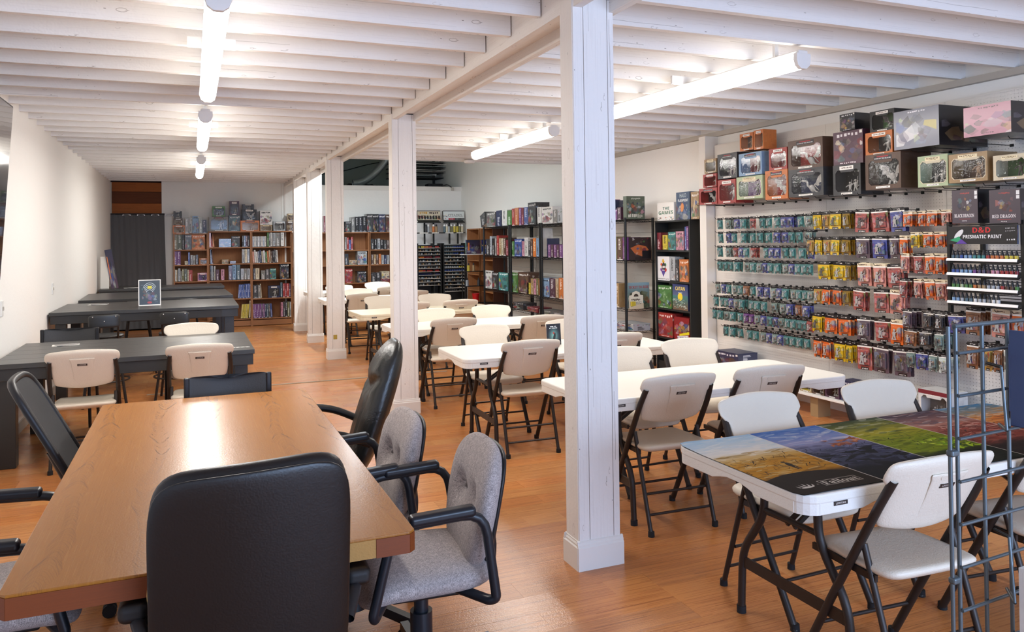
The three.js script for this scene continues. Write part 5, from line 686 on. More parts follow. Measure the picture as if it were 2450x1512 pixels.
// ------------------------------------------------------------------ goods on the shelves; per item: kind, colour, p = place along the shelf, y, w, h in metres
const GOODS = {
  wiretop: 'book charcoal p-13.322 y1.822 w.245 h.222 lean-.3; book grey p-12.944 y1.822 w.487 h.258 face; book navy p-12.558 y1.822 w.241 h.276; book white p-12.289 y1.822 w.232 h.277; book green p-12.065 y1.822 w.196 h.258; book red p-11.899 y1.822 w.115 h.282; book orange p-11.753 y1.822 w.159 h.29; book purple p-11.608 y1.822 w.092 h.28; book crimson p-11.508 y1.822 w.09 h.281; book blue p-11.373 y1.822 w.159 h.283; box charcoal p-11.139 y1.822 w.291 h.349; book white p-10.857 y1.822 w.139 h.261; box white p-10.571 y1.822 w.384 h.255; book grey p-10.296 y1.822 w.139 h.196; book silver p-10.142 y1.822 w.147 h.193',
  wiretopnear: 'box purple p-8.982 y1.822 w.239 h.276; box navy p-8.748 y1.822 w.171 h.255; box purple p-8.589 y1.822 w.106 h.13; box plum p-8.482 y1.822 w.087 h.156; box moss p-8.156 y1.822 w.506 h.278 cellKNIGHT',
  wiremid: 'book charcoal p-13.111 y1.317 w.187 h.293; book silver p-12.959 y1.317 w.094 h.339; book black p-12.837 y1.317 w.131 h.297; book grey p-12.72 y1.317 w.081 h.315; book red p-12.618 y1.317 w.1 h.35; book tan p-12.509 y1.317 w.089 h.304; book cream p-12.408 y1.317 w.093 h.296; book brown p-12.3 y1.317 w.102 h.309; book crimson p-12.19 y1.317 w.1 h.271; book green p-11.946 y1.317 w.154 h.25; box blue p-11.709 y1.317 w.298 h.286; book pink p-11.506 y1.317 w.081 h.246; book white p-11.372 y1.317 w.142 h.303; book charcoal p-11.252 y1.317 w.074 h.241; book brown p-11.162 y1.317 w.085 h.278; book orange p-11.054 y1.317 w.106 h.291 cellAZUL; book sky p-10.934 y1.317 w.099 h.29; book white p-10.805 y1.317 w.073 h.436 lean-.12; book navy p-10.587 y1.317 w.016 h.283; book purple p-10.512 y1.317 w.089 h.193; book plum p-10.413 y1.317 w.088 h.191; book purple p-10.314 y1.317 w.086 h.19; book plum p-10.218 y1.317 w.085 h.188; book purple p-10.12 y1.317 w.088 h.187',
  wiremidnear: 'box charcoal p-8.938 y1.317 w.177 h.268; box navy p-8.748 y1.317 w.143 h.295; book olive p-8.599 y1.317 w.097 h.291; book brown p-8.478 y1.317 w.13 h.282; book purple p-8.364 y1.317 w.085 h.282; box brown p-7.992 y1.317 w.625 h.269 cellSUNSET',
  wirelow: 'book white p-13.096 y.722 w.328 h.319 face; book charcoal p-12.779 y.722 w.275 h.296 face; book teal p-12.384 y.722 w.471 h.307 face; book green p-11.879 y.722 w.268 h.323 face; box brown p-11.51 y.722 w.434 h.342; book yellow p-11.288 y.722 w.123 h.182; book tan p-11.162 y.722 w.099 h.254; book pink p-11.059 y.722 w.093 h.246; book olive p-10.962 y.722 w.084 h.257; book orange p-10.875 y.722 w.074 h.258; box sky p-10.675 y.722 w.279 h.281; book plum p-10.418 y.722 w.195 h.288; book tan p-10.261 y.722 w.105 h.287; book orange p-10.131 y.722 w.135 h.301',
  wirelownear: 'box navy p-8.824 y.722 w.318 h.293; book tan p-8.567 y.722 w.105 h.301; box olive p-8.169 y.722 w.669 h.306 cellTRAIN',
  wirebase: 'box charcoal p-11.739 y.455 w.617 h.105; box crimson p-11.157 y.455 w.399 h.069; box grey p-10.703 y.455 w.412 h.06',
  wirebasenear: 'box silver p-8.393 y.455 w.478 h.087',
  blacktop: 'book white p-7.888 y1.792 w.351 h.214 face cellGAMES; box navy p-7.532 y1.792 w.266 h.319 cellHALO; box tan p-7.303 y1.792 w.146 h.311',
  black1: 'book crimson p-8.036 y1.44 w.092 h.209; book yellow p-7.901 y1.44 w.104 h.178; box teal p-7.759 y1.44 w.15 h.216; box pink p-7.599 y1.44 w.151 h.22; book blue p-7.485 y1.44 w.025 h.269; book purple p-7.448 y1.44 w.038 h.274',
  black2: 'box white p-7.953 y1.075 w.276 h.287 cellEMBLEM; book silver p-7.753 y1.075 w.105 h.282; book charcoal p-7.659 y1.075 w.067 h.253; box orange p-7.523 y1.075 w.178 h.26',
  black3: 'box green p-7.937 y.745 w.307 h.273; box navy p-7.607 y.745 w.306 h.298 cellCATAN',
  black4: 'box red p-7.926 y.4 w.316 h.289; box crimson p-7.587 y.4 w.299 h.259 cellLUPIN',
  b1top: 'win charcoal p-.236 y1.785 w.144 h.127 up.29; win brown p-.23 y1.785 w.158 h.125 up.155; win orange p-.217 y1.785 w.213 h.151; book grey p-.079 y1.785 w.064 h.286; book silver p-.015 y1.785 w.051 h.3; book sky p.069 y1.785 w.108 h.325 face; book olive p.159 y1.785 w.06 h.306; book navy p.225 y1.785 w.065 h.252',
  b2top: 'win grey p.477 y1.82 w.34 h.277; win green p.478 y1.82 w.225 h.193 up.282; box steel p.754 y1.82 w.198 h.305; win plum p.758 y1.82 w.175 h.268 up.306; win orange p1.038 y1.82 w.346 h.204; win black p1.03 y1.82 w.267 h.214 up.204; win charcoal p1.009 y1.82 w.21 h.099 up.416; win tan p1.334 y1.82 w.222 h.117; box white p1.335 y1.82 w.22 h.277 up.118',
  b3top: 'win silver p1.582 y1.82 w.224 h.187; win brown p1.786 y1.82 w.148 h.19; win tan p1.796 y1.82 w.119 h.148 up.19',
  b11: 'book olive p-.277 y1.483 w.067 h.29; book moss p-.205 y1.483 w.073 h.297; book black p-.144 y1.483 w.037 h.29; box charcoal p-.06 y1.483 w.117 h.283; box orange p.116 y1.483 w.226 h.279',
  b21: 'book orange p.321 y1.52 w.025 h.272; book red p.351 y1.52 w.028 h.263; book orange p.385 y1.52 w.031 h.262 lean-.13; box black p.585 y1.52 w.216 h.163; box charcoal p.775 y1.52 w.149 h.208; book black p.908 y1.52 w.032 h.217; book charcoal p.942 y1.52 w.03 h.213; book plum p.976 y1.52 w.033 h.216; book black p1.011 y1.52 w.031 h.213',
  b31: 'book silver p1.095 y1.515 w.029 h.202; book white p1.127 y1.515 w.029 h.202; book silver p1.159 y1.515 w.03 h.202; book white p1.192 y1.515 w.029 h.202; book silver p1.224 y1.515 w.029 h.202; book white p1.256 y1.515 w.029 h.202; book silver p1.288 y1.515 w.029 h.203; book white p1.32 y1.515 w.03 h.202; book green p1.366 y1.515 w.028 h.273; book charcoal p1.397 y1.515 w.028 h.27; book white p1.429 y1.515 w.029 h.274; book silver p1.48 y1.515 w.057 h.267; book grey p1.554 y1.515 w.079 h.268; book white p1.635 y1.515 w.061 h.273',
  b12: 'book purple p-.284 y1.2 w.056 h.254; book purple p-.223 y1.2 w.058 h.255; box cream p-.097 y1.2 w.051 h.069; book blue p-.048 y1.2 w.031 h.232; book silver p-.004 y1.2 w.035 h.179; book grey p.041 y1.2 w.04 h.174; book charcoal p.089 y1.2 w.04 h.184; win orange p.2 y1.2 w.136 h.116',
  b22: 'book black p.337 y1.205 w.022 h.273; book plum p.362 y1.205 w.021 h.268 lean-.08; box tan p.585 y1.205 w.116 h.081; box brown p.723 y1.205 w.103 h.048; book silver p.913 y1.205 w.045 h.27; book cream p.96 y1.205 w.042 h.27; book grey p1.006 y1.205 w.042 h.273',
  b32: 'book orange p1.102 y1.203 w.029 h.224 lean-.06; book white p1.135 y1.203 w.028 h.251 lean-.06; book white p1.168 y1.203 w.029 h.219 lean-.06; book charcoal p1.202 y1.203 w.028 h.23 lean-.06; book navy p1.236 y1.203 w.029 h.252 lean-.06; book cream p1.269 y1.203 w.028 h.225 lean-.06; book white p1.303 y1.203 w.028 h.241 lean-.06; book green p1.337 y1.203 w.029 h.215 lean-.06; book orange p1.371 y1.203 w.029 h.231 lean-.06; book tan p1.405 y1.203 w.029 h.247 lean-.06; book brown p1.438 y1.203 w.029 h.231 lean-.06; book black p1.473 y1.203 w.029 h.237 lean-.06; book charcoal p1.506 y1.203 w.029 h.254 lean-.06; book white p1.54 y1.203 w.029 h.243 lean-.06',
  b13: 'book teal p-.301 y.89 w.019 h.241; book white p-.281 y.89 w.016 h.221; book cream p-.261 y.89 w.02 h.22; book silver p-.217 y.89 w.038 h.244; book grey p-.185 y.89 w.017 h.196; book olive p-.152 y.89 w.042 h.237; book moss p-.106 y.89 w.044 h.235; book cream p-.066 y.89 w.021 h.217; book red p-.022 y.89 w.059 h.209; win pink p.183 y.89 w.168 h.153',
  b23: 'book charcoal p.333 y.89 w.017 h.283; book silver p.355 y.89 w.02 h.281; book black p.378 y.89 w.02 h.271; book cream p.4 y.89 w.017 h.272; book plum p.45 y.89 w.058 h.209; book pink p.538 y.89 w.059 h.209; book violet p.675 y.89 w.061 h.275; book sky p.747 y.89 w.066 h.289; book steel p.822 y.89 w.064 h.288; book silver p.891 y.89 w.052 h.213; book grey p.949 y.89 w.052 h.213; book silver p1.007 y.89 w.05 h.211',
  b33: 'book charcoal p1.111 y.885 w.035 h.216; book cream p1.167 y.885 w.069 h.218; book grey p1.273 y.885 w.078 h.173; book charcoal p1.353 y.885 w.067 h.197; book teal p1.455 y.885 w.115 h.207 face; box black p1.667 y.885 w.166 h.297',
  b24: 'book blue p.823 y.537 w.026 h.264 lean.07; book blue p.852 y.537 w.026 h.264 lean.07; book blue p.881 y.537 w.026 h.264 lean.07; book blue p.91 y.537 w.026 h.264 lean.07; book blue p.939 y.537 w.026 h.272 lean0; book blue p.968 y.537 w.027 h.273 lean0; book blue p.998 y.537 w.026 h.273 lean0; book blue p1.027 y.537 w.026 h.273 lean0',
  b34: 'box charcoal p1.129 y.527 w.081 h.26; book grey p1.198 y.527 w.046 h.255; book cream p1.234 y.527 w.018 h.272 lean-.05; win navy p1.472 y.527 w.216 h.23; book steel p1.609 y.527 w.037 h.29; book red p1.655 y.527 w.034 h.269; book crimson p1.692 y.527 w.031 h.269; book red p1.729 y.527 w.036 h.268; book plum p1.768 y.527 w.031 h.259',
  b25: 'book yellow p.867 y.15 w.024 h.269 lean.09; book yellow p.894 y.15 w.024 h.269 lean.09; book yellow p.921 y.15 w.024 h.269 lean.09; book yellow p.948 y.15 w.024 h.269 lean.09; book yellow p.975 y.15 w.024 h.27 lean.09; book cream p1.015 y.15 w.024 h.334 lean.05',
  b35: 'book purple p1.102 y.145 w.028 h.27 lean-.04; book purple p1.132 y.145 w.028 h.271 lean-.04; book purple p1.163 y.145 w.029 h.271 lean-.04; book purple p1.193 y.145 w.028 h.271 lean-.04; book purple p1.224 y.145 w.029 h.272 lean-.04; book violet p1.254 y.145 w.028 h.271 lean-.04; book purple p1.284 y.145 w.029 h.272 lean-.04; book navy p1.319 y.145 w.031 h.266 lean-.05; book steel p1.353 y.145 w.03 h.267 lean-.05; book charcoal p1.388 y.145 w.03 h.267 lean-.05; book blue p1.422 y.145 w.031 h.268 lean-.05; book pink p1.616 y.145 w.038 h.282; book charcoal p1.66 y.145 w.034 h.29; book black p1.699 y.145 w.035 h.291; book olive p1.737 y.145 w.034 h.291; book grey p1.776 y.145 w.034 h.291',
  c0top: 'book crimson p2.447 y1.785 w.036 h.327; box charcoal p2.743 y1.785 w.15 h.235; box charcoal p2.913 y1.785 w.109 h.217; box grey p3.014 y1.785 w.068 h.303; box black p3.093 y1.785 w.074 h.314; box black p3.168 y1.785 w.071 h.318; box black p3.246 y1.785 w.076 h.324; box charcoal p3.35 y1.785 w.116 h.369; box black p3.471 y1.785 w.12 h.367; box navy p3.606 y1.785 w.138 h.364; box brown p3.744 y1.785 w.123 h.361; box grey p3.934 y1.785 w.237 h.339',
  c01: 'book grey p2.864 y1.428 w.037 h.261; book red p2.905 y1.428 w.038 h.251; book blue p2.946 y1.428 w.038 h.204; book red p2.988 y1.428 w.038 h.262; book charcoal p3.405 y1.428 w.058 h.22; book black p3.471 y1.428 w.058 h.211; book silver p3.535 y1.428 w.054 h.221; book black p3.601 y1.428 w.062 h.202; book charcoal p3.667 y1.428 w.054 h.193; book brown p3.727 y1.428 w.053 h.192; book plum p3.841 y1.428 w.059 h.213',
  c02: 'book black p2.877 y1.125 w.072 h.226; box tan p3.002 y1.125 w.159 h.1; box silver p3.192 y1.125 w.187 h.272; book brown p3.4 y1.125 w.046 h.207; book tan p3.45 y1.125 w.046 h.203; book brown p3.5 y1.125 w.046 h.207; book orange p3.554 y1.125 w.047 h.211; book silver p3.612 y1.125 w.047 h.189; book navy p3.667 y1.125 w.049 h.185; book silver p3.721 y1.125 w.049 h.185; book brown p3.838 y1.125 w.098 h.209',
  c03: 'box red p2.917 y.765 w.143 h.283; box black p3.179 y.765 w.179 h.228; book charcoal p3.422 y.765 w.093 h.191; book charcoal p3.521 y.765 w.089 h.192; box crimson p3.654 y.765 w.195 h.066; box cream p3.666 y.765 w.16 h.15 up.065',
};
const SHELF = {
  wiretop: ['x', 4.93, 'top, rear wire shelving'], wiretopnear: ['x', 4.95, 'top, near wire shelving'], wiremid: ['x', 4.93, 'second shelf, rear wire shelving'], wiremidnear: ['x', 4.95, 'second shelf, near wire shelving'],
  wirelow: ['x', 4.93, 'third shelf, rear wire shelving'], wirelownear: ['x', 4.95, 'third shelf, near wire shelving'], wirebase: ['x', 4.93, 'low shelf, rear wire shelving'], wirebasenear: ['x', 4.95, 'low shelf, near wire shelving'],
  blacktop: ['x', 5.24, 'top, black bookcase'], black1: ['x', 5.235, 'highest shelf, black bookcase'], black2: ['x', 5.235, 'second shelf, black bookcase'], black3: ['x', 5.235, 'third shelf, black bookcase'], black4: ['x', 5.235, 'fourth shelf, black bookcase'],
};
['nearest the doorway', 'in the middle', 'beside posts'].forEach((w, i) => ['top', '1', '2', '3', '4', '5'].forEach((s, j) => { SHELF['b' + (i + 1) + s] = ['z', BZ - 0.02, (j ? ORD[j - 1] + ' shelf' : 'top') + ', brown bookcase ' + w]; }));
['top', '1', '2', '3'].forEach((s, j) => { SHELF['c0' + s] = ['z', BZ - 0.02, (j ? ORD[j - 1] + ' shelf' : 'top') + ', brown bookcases behind the posts']; });
const bookMat = M.print, placed = [];
for (const key of Object.keys(GOODS)) {
  const [plane, at, phrase] = SHELF[key];
  const list = GOODS[key].split(';').map((s) => { const [kind, col, ...o] = s.trim().split(' '), it = { kind, col, up: 0, lean: 0 }; for (const q of o) { if (q.startsWith('lean')) it.lean = +q.slice(4); else if (q.startsWith('cell')) it.cell = q.slice(4); else if (q.startsWith('up')) it.up = +q.slice(2); else if (q === 'face') it.face = true; else it[q[0]] = +q.slice(1); } return it; });
  list.sort((a, b) => a.p - b.p); const count = {};
  list.forEach((it, i) => {
    const y = it.y + it.up + 0.001, endOn = it.cell && ['KNIGHT', 'SUNSET', 'TRAIN'].includes(it.cell);
    const isBook = it.kind === 'book'; let d = isBook ? (plane === 'x' && at > 5 ? 0.13 : 0.2) : plane === 'x' && at > 5 ? 0.15 : 0.24; if (it.face) d = 0.03; if (it.kind === 'win') d = 0.16;
    let pos = plane === 'x' ? [at, y, it.p] : [it.p, y, at], turn = plane === 'x' ? -Math.PI / 2 : 0, w = Math.min(it.w, 0.42);
    if (endOn) { const e = { KNIGHT: [4.955, 5.215, 0.285], SUNSET: [4.985, 5.3, 0.28], TRAIN: [4.96, 5.265, 0.312] }[it.cell]; w = e[1] - e[0]; it.h = e[2]; pos = [(e[0] + e[1]) / 2, y, -8.31]; turn = 0; d = 0.08; }
    const noun = isBook ? 'book' : 'box', look = it.col + (it.face ? ' face-out' : it.kind === 'win' ? ' windowed' : '') + (isBook && !it.face ? ' spined' : ''); count[look] = (count[look] || 0) + 1; it.n = count[look]; it.look = look; it.noun = noun;
    const grp = noun + (noun === 'box' ? 'es' : 's') + ' on the ' + phrase;
    let o; if (it.kind === 'win') o = figureBox('', pos, turn, w, it.h, d, it.col, ['orange', 'brown', 'tan'].includes(it.col) ? 'tan' : it.col === 'pink' ? 'purple' : it.col === 'silver' ? 'grey' : 'black', ['orc', 'squad', 'dragon'][i % 3], grp);
    else {
      o = thing(isBook ? 'book' : 'game_box', '', noun, pos, turn, grp);
      if (it.cell) mesh(isBook ? 'cover' : 'carton', printBox(w, it.h, d, it.cell, it.col + '.spinea', it.col + '.plain', 0, it.h / 2, -d / 2), M.posters, o).geometry.userData = {};
      if (it.cell) { const g = o.children[0].geometry, uv = g.attributes.uv, [u0, v0, u1, v1] = CELLS[it.cell]; for (let k = 0; k < 24; k++) if (Math.floor(k / 4) !== 4) uv.setXY(k, u0 + 0.006 + (u1 - u0) * 0.02 * (k % 2), v1 - 0.008 - 0.004 * (k % 3)); }
      else if (isBook) {
        const cover = it.face ? '.cover' : '.spine' + (i % 2 ? 'a' : 'b'); mesh('cover', [printBox(w, it.h, 0.003, it.col + cover, it.col + '.plain', it.col + '.plain', 0, it.h / 2, -0.0015), printBox(0.0025, it.h, d, it.col + '.plain', it.col + '.plain', it.col + '.plain', -w / 2 + 0.00125, it.h / 2, -d / 2 - 0.003), printBox(0.0025, it.h, d, it.col + '.plain', it.col + '.plain', it.col + '.plain', w / 2 - 0.00125, it.h / 2, -d / 2 - 0.003)], i % 3 ? M.print : M.printGloss, o);
        mesh('pages', rb(w - 0.006, it.h - 0.008, d - 0.004, 0.001, 0, it.h / 2, -d / 2 - 0.003, 1), M.paper, o);
      } else {
        mesh('carton', printBox(w, it.h * 0.96, d, it.col + (w > 0.09 ? '.cover' : '.spinea'), it.col + '.spineb', it.col + '.plain', 0, it.h * 0.48, -d / 2), i % 2 ? M.printGloss : M.print, o); mesh('lid', printBox(w + 0.002, it.h * 0.03, d + 0.002, it.col + '.plain', it.col + '.plain', it.col + '.plain', 0, it.h * 0.975, -d / 2), M.print, o);
      }
      if (it.lean) { if (plane === 'x') o.rotation.set(0, turn, 0); o.rotateZ(-it.lean); if (Math.abs(it.lean) > 0) o.position.y += Math.abs(Math.sin(it.lean)) * w / 2; }
    }
    placed.push([o, it, phrase, count]);
  });
}
for (const [o, it, phrase, count] of placed) o.userData.label = count[it.look] > 1 ? `${ORD[it.n - 1]} ${it.look} ${it.noun} from the ${phrase.includes('brown') ? 'doorway' : 'far'} end, ${phrase}` : `the only ${it.look} ${it.noun} on the ${phrase}`;
{ const t = thing('counter_display', 'small cream card display with a yellow pack, before the railway game box', 'display', [5.03, 0.721, -8.26], 0); const w = 0.2; const bk = cellUV(plate([[-w / 2, 0], [w / 2, 0], [w / 2, 0.16], [w * 0.3, 0.165], [w * 0.25, 0.2], [0, 0.215], [-w * 0.25, 0.2], [-w * 0.3, 0.165], [-w / 2, 0.16]], 0.003), 'MINIS'); mesh('header_card', bk.translate(0.03, 0, -0.03), M.posters, t); mesh('tray', [plate([[-w / 2, 0], [w / 2, 0], [w / 2, 0.07], [-w / 2, 0.02]], 0.003).translate(0.0, 0, 0.03), rb(w, 0.004, 0.06, 0.001, 0, 0.002, 0)], plainMat('cream'), t); mesh('yellow_pack', rb(0.06, 0.06, 0.03, 0.004, -0.03, 0.06, 0.0), plainMat('yellow'), t); }
// things by the far right corner
[['SCIFI', 4.95, 'dark printed box with an orange figure by the far corner'], ['SPACE', 5.25, 'blue printed box with pale helmets by the far corner']].forEach(([cell, x, l], i) => { const t = thing('printed_box', l, 'box', [x, 1.33, -13.95 + i * 0.01], 0.05); mesh('carton', printBox(0.28, 0.26, 0.05, cell, i ? 'navy.plain' : 'charcoal.plain', 'navy.plain', 0, 0.13, -0.03), M.posters, t); mesh('lid', rb(0.284, 0.01, 0.054, 0.002, 0, 0.264, -0.03), plainMat(i ? 'navy' : 'charcoal'), t); });
{ const t = thing('side_stand', 'narrow black stand holding the two printed boxes by the far corner', 'stand', [5.06, 0, -13.98]); mesh('stand_shelf', [rb(0.72, 0.012, 0.2, 0.003, 0.02, 1.322, 0)], M.enamel, t); for (const x of [-0.3, 0.34]) for (const z of [-0.08, 0.08]) mesh('stand_leg', cyl(0.012, 0.012, 1.315, x, 0.658, z, 8), M.wireBlack, t); for (const y of [0.4, 0.72, 1.0]) mesh('stand_shelf', rb(0.66, 0.012, 0.18, 0.003, 0.02, y, 0), M.wireBlack, t); }
[['yellow', 4.85, 1.007, 'small yellow bottle on the black corner stand'], ['tan', 4.95, 1.007, 'brown bottle lying beside the yellow one on the corner stand'], ['silver', 4.82, 0.727, 'silver bottle on the lower shelf of the corner stand'], ['charcoal', 5.05, 0.727, 'dark jar on the lower shelf of the corner stand']].forEach(([c, x, y, l]) => { const t = thing('bottle', l, 'bottle', [x, y, -13.95]); mesh('body', cyl(0.028, 0.03, 0.11, 0, 0.055, 0, 12), plainMat(c), t); mesh('cap', cyl(0.012, 0.016, 0.04, 0, 0.13, 0, 10), M.plasticBlack, t); });
{ const t = thing('red_cup', 'bright red plastic cup standing by the far corner bookcase', 'cup', [4.98, 0.407, -13.93]); mesh('body', new THREE.LatheGeometry([[0.045, 0], [0.05, 0.01], [0.07, 0.17], [0.075, 0.172], [0.068, 0.172], [0.046, 0.012], [0, 0.012]].map((q) => new THREE.Vector2(...q)), 20), M.redCup, t); mesh('rim', Q(new THREE.TorusGeometry(0.0725, 0.004, 6, 20), Math.PI / 2, 0, 0, 0, 0.172, 0), M.redCup, t); }

// ------------------------------------------------------------------ paint racks on the far wall
const POT = [...['yellow', 'orange', 'red', 'crimson', 'blue', 'navy', 'steel', 'green', 'brown', 'tan', 'charcoal', 'silver', 'purple', 'white'].map((n) => [n, plainMat(n)])];
const potGeo = flat([cyl(0.0125, 0.0135, 0.026, 0, 0.013, 0, 8), cyl(0.0142, 0.0142, 0.014, 0, 0.033, 0, 8)]);
let potCount = 0; const potRest = [];
function paintRack(label, side, x0, x1, cell, cols, tiers, tint) {
  const t = thing('paint_rack', label, 'paint rack', [x0, 0, -15.62]), W = x1 - x0;
  mesh('rear_panel', rb(W, 1.45, 0.02, 0.003, W / 2, 0.78, -0.2), M.caseBlack, t);
  for (const x of [0.012, W - 0.012, ...(cols[2] ? [cols[2]] : [])]) mesh('upright', bx(0.024, 1.52, 0.22, x, 0.78, -0.1), M.caseBlack, t);
  mesh('spray_shelf', rb(W, 0.02, 0.16, 0.003, W / 2, 1.755, -0.06), M.caseBlack, t); for (const x of [W * 0.4, W * 0.78]) mesh('mast', bx(0.035, 0.62, 0.02, x, 1.83, -0.16), M.caseBlack, t);
  mesh('price_strip', [rb(W * 0.36, 0.02, 0.004, 0.001, W * 0.28, 1.755, 0.023), rb(W * 0.3, 0.02, 0.004, 0.001, W * 0.75, 1.755, 0.023)], M.paper, t);
  const hd = new THREE.Group(); hd.name = 'header'; hd.position.set(W / 2, 2.01, -0.04); hd.rotation.x = -0.18; hd.rotation.z = 0; t.add(hd);
  mesh('sign_face', printBox(W * 0.94, 0.19, 0.012, cell, 'black.plain', 'black.plain', 0.02, 0.11, 0), M.posters, hd).geometry.attributes.uv; mesh('sign_frame', [rb(W * 0.97, 0.012, 0.02, 0.003, 0.02, 0.21, 0), rb(0.012, 0.2, 0.02, 0.003, -W * 0.46, 0.11, 0)], M.caseBlack, hd); mesh('scoop', [Q(rb(W * 0.9, 0.006, 0.1, 0.002, 0, 0, 0), 0.6, 0, 0, 0, -0.01, 0.02), rb(W * 0.96, 0.02, 0.03, 0.004, 0, -0.045, 0.05)], M.caseBlack, hd);
  const g = []; const [nL, nR, split] = cols, place = [];
  for (let r = 0; r < tiers; r++) { const y = 1.44 - r * 0.0705; g.push(rb(W - 0.05, 0.006, 0.1, 0.001, W / 2, y - 0.006, -0.04, 1)); for (let i = 0; i < nL; i++) place.push([0.045 + i * ((split || W) - 0.09) / (nL - 1), y, r, i]); for (let i = 0; i < nR; i++) place.push([split + 0.04 + i * (W - split - 0.08) / (nR - 1), y, r, nL + i]); }
  mesh('tier', g, M.caseBlack, t); const rails = []; for (let r = 0; r < tiers; r++) rails.push(rb(W - 0.05, 0.012, 0.003, 0.001, W / 2, 1.44 - r * 0.0705 + 0.001, 0.012, 1)); mesh('tier_rail', rails, M.trimGrey, t);
  for (const [x, y, r, i] of place) {
    let [n, m] = tint(r, i); if (rnd() < 0.07) continue; m = plainMat(n); const px = x0 + x, pz = -15.62 - 0.012;
    if (potCount++ < 296) { const o = mesh('paint_pot', potGeo, m, null); o.position.set(px, y - 0.002, pz - 0.006); o.rotation.x = 0.25; tag(o, `${n} paint pot, ${ORD[i]} along the ${ORD[r]} tier, paint rack ${side}`, 'paint pot', `paint pots of the rack ${side}`); } else potRest.push(potGeo.clone().rotateX(0.25).translate(px, y - 0.002, pz - 0.006));
  }
}
const dull = ['charcoal', 'silver', 'steel', 'brown', 'tan', 'charcoal', 'grey'];
paintRack('black paint rack under the pictured header sign, nearer the second post', 'nearer the second post', 4.31, 4.83, 'HEROES', [10, 5, 0.36], 12, (r, i) => [r === 0 ? (i < 4 ? 'yellow' : i < 7 ? 'orange' : 'red') : r === 3 ? (i < 4 ? 'orange' : 'crimson') : r === 7 ? (i < 3 ? 'orange' : 'red') : r === 8 ? 'navy' : dull[(r * 3 + i) % 7]]);
paintRack('black paint rack under the lettered header sign, in the far corner', 'in the far corner', 4.87, 5.36, 'CITADEL', [11, 0, 0], 14, (r, i) => [r < 3 ? (i < 5 ? 'steel' : 'blue') : r === 6 ? (i > 7 ? 'yellow' : 'silver') : r === 7 ? 'blue' : dull[(r * 2 + i) % 7]]);
if (potRest.length) { const o = mesh('remaining_paint_pots', potRest, plainMat('charcoal'), null); tag(o, 'lowest dark paint pots of the corner paint rack', 'paint pots', null, 'stuff'); }
[[4.52, 'charcoal'], [4.57, 'silver'], [4.68, 'orange'], [4.74, 'tan'], [4.92, 'steel'], [4.97, 'cream'], [5.015, 'silver'], [5.07, 'olive'], [5.14, 'yellow'], [5.2, 'yellow'], [5.255, 'olive'], [5.31, 'cream']].forEach(([x, c], i) => { const t = thing('spray_can', `${c} spray can, ${ORD[i]} along the shelf above the paint racks`, 'spray can', [x, 1.766, -15.66], 0, 'spray cans above the paint racks'); mesh('body', new THREE.LatheGeometry([[0, 0], [0.024, 0], [0.026, 0.005], [0.026, 0.115], [0.02, 0.13], [0, 0.13]].map((q) => new THREE.Vector2(...q)), 14), plainMat(c), t); mesh('cap', cyl(0.018, 0.021, 0.04, 0, 0.148, 0, 12), i % 3 ? M.enamel : M.plasticBlack, t); });

// ------------------------------------------------------------------ pegboard wall with its boxes and packs
struct('trim_5', [bx(0.17, 2.7, 0.115, XR - 0.085, 1.35, -7.155)], M.trimWhite);
{ const t = thing('pegboard', 'white perforated pegboard covering the right wall', 'pegboard', [5.36, 0, 0]); const e = [-7.09, -5.46, -4.24, -3.02, -1.8]; for (let i = 0; i < 4; i++) mesh('peg_sheet', bx(0.004, 2.38, e[i + 1] - e[i] - 0.003, 0, 1.41, (e[i] + e[i + 1]) / 2), M.pegboard, t); for (const z of [-5.46, -4.24, -3.02]) mesh('furring_strip', bx(0.038, 2.36, 0.06, 0.0225, 1.4, z), M.trimWhite, t); mesh('furring_strip', bx(0.04, 0.05, 5.2, 0.0226, 0.24, -4.45), M.trimWhite, t); mesh('hole_shade_sheet', bx(0.004, 2.34, 5.24, 0.046, 1.41, -4.45), M.shelfDark, t); mesh('furring_strip', bx(0.038, 0.05, 5.2, 0.0224, 2.58, -4.45), M.trimWhite, t); }  // last sheet is added: its dark colour stands in for shade inside the holes
const hookGeo = (reach) => flat([rod([0, 0, -reach], [0, 0, 0.03], 0.0026, 6), rod([0, 0, 0.03], [0, 0.016, 0.046], 0.0026, 6), rb(0.03, 0.02, 0.004, 0.001, 0, 0, -reach + 0.003, 1)]); const hookCache = {};
function hook(x, y, z, label, grp) { const reach = Math.round((5.356 - x) * 100) / 100, o = mesh('peg_hook', (hookCache[reach] ||= hookGeo(reach)), M.wireBlack, null); o.position.set(x, y, z); o.rotation.y = -Math.PI / 2; return tag(o, label, 'hook', grp); }
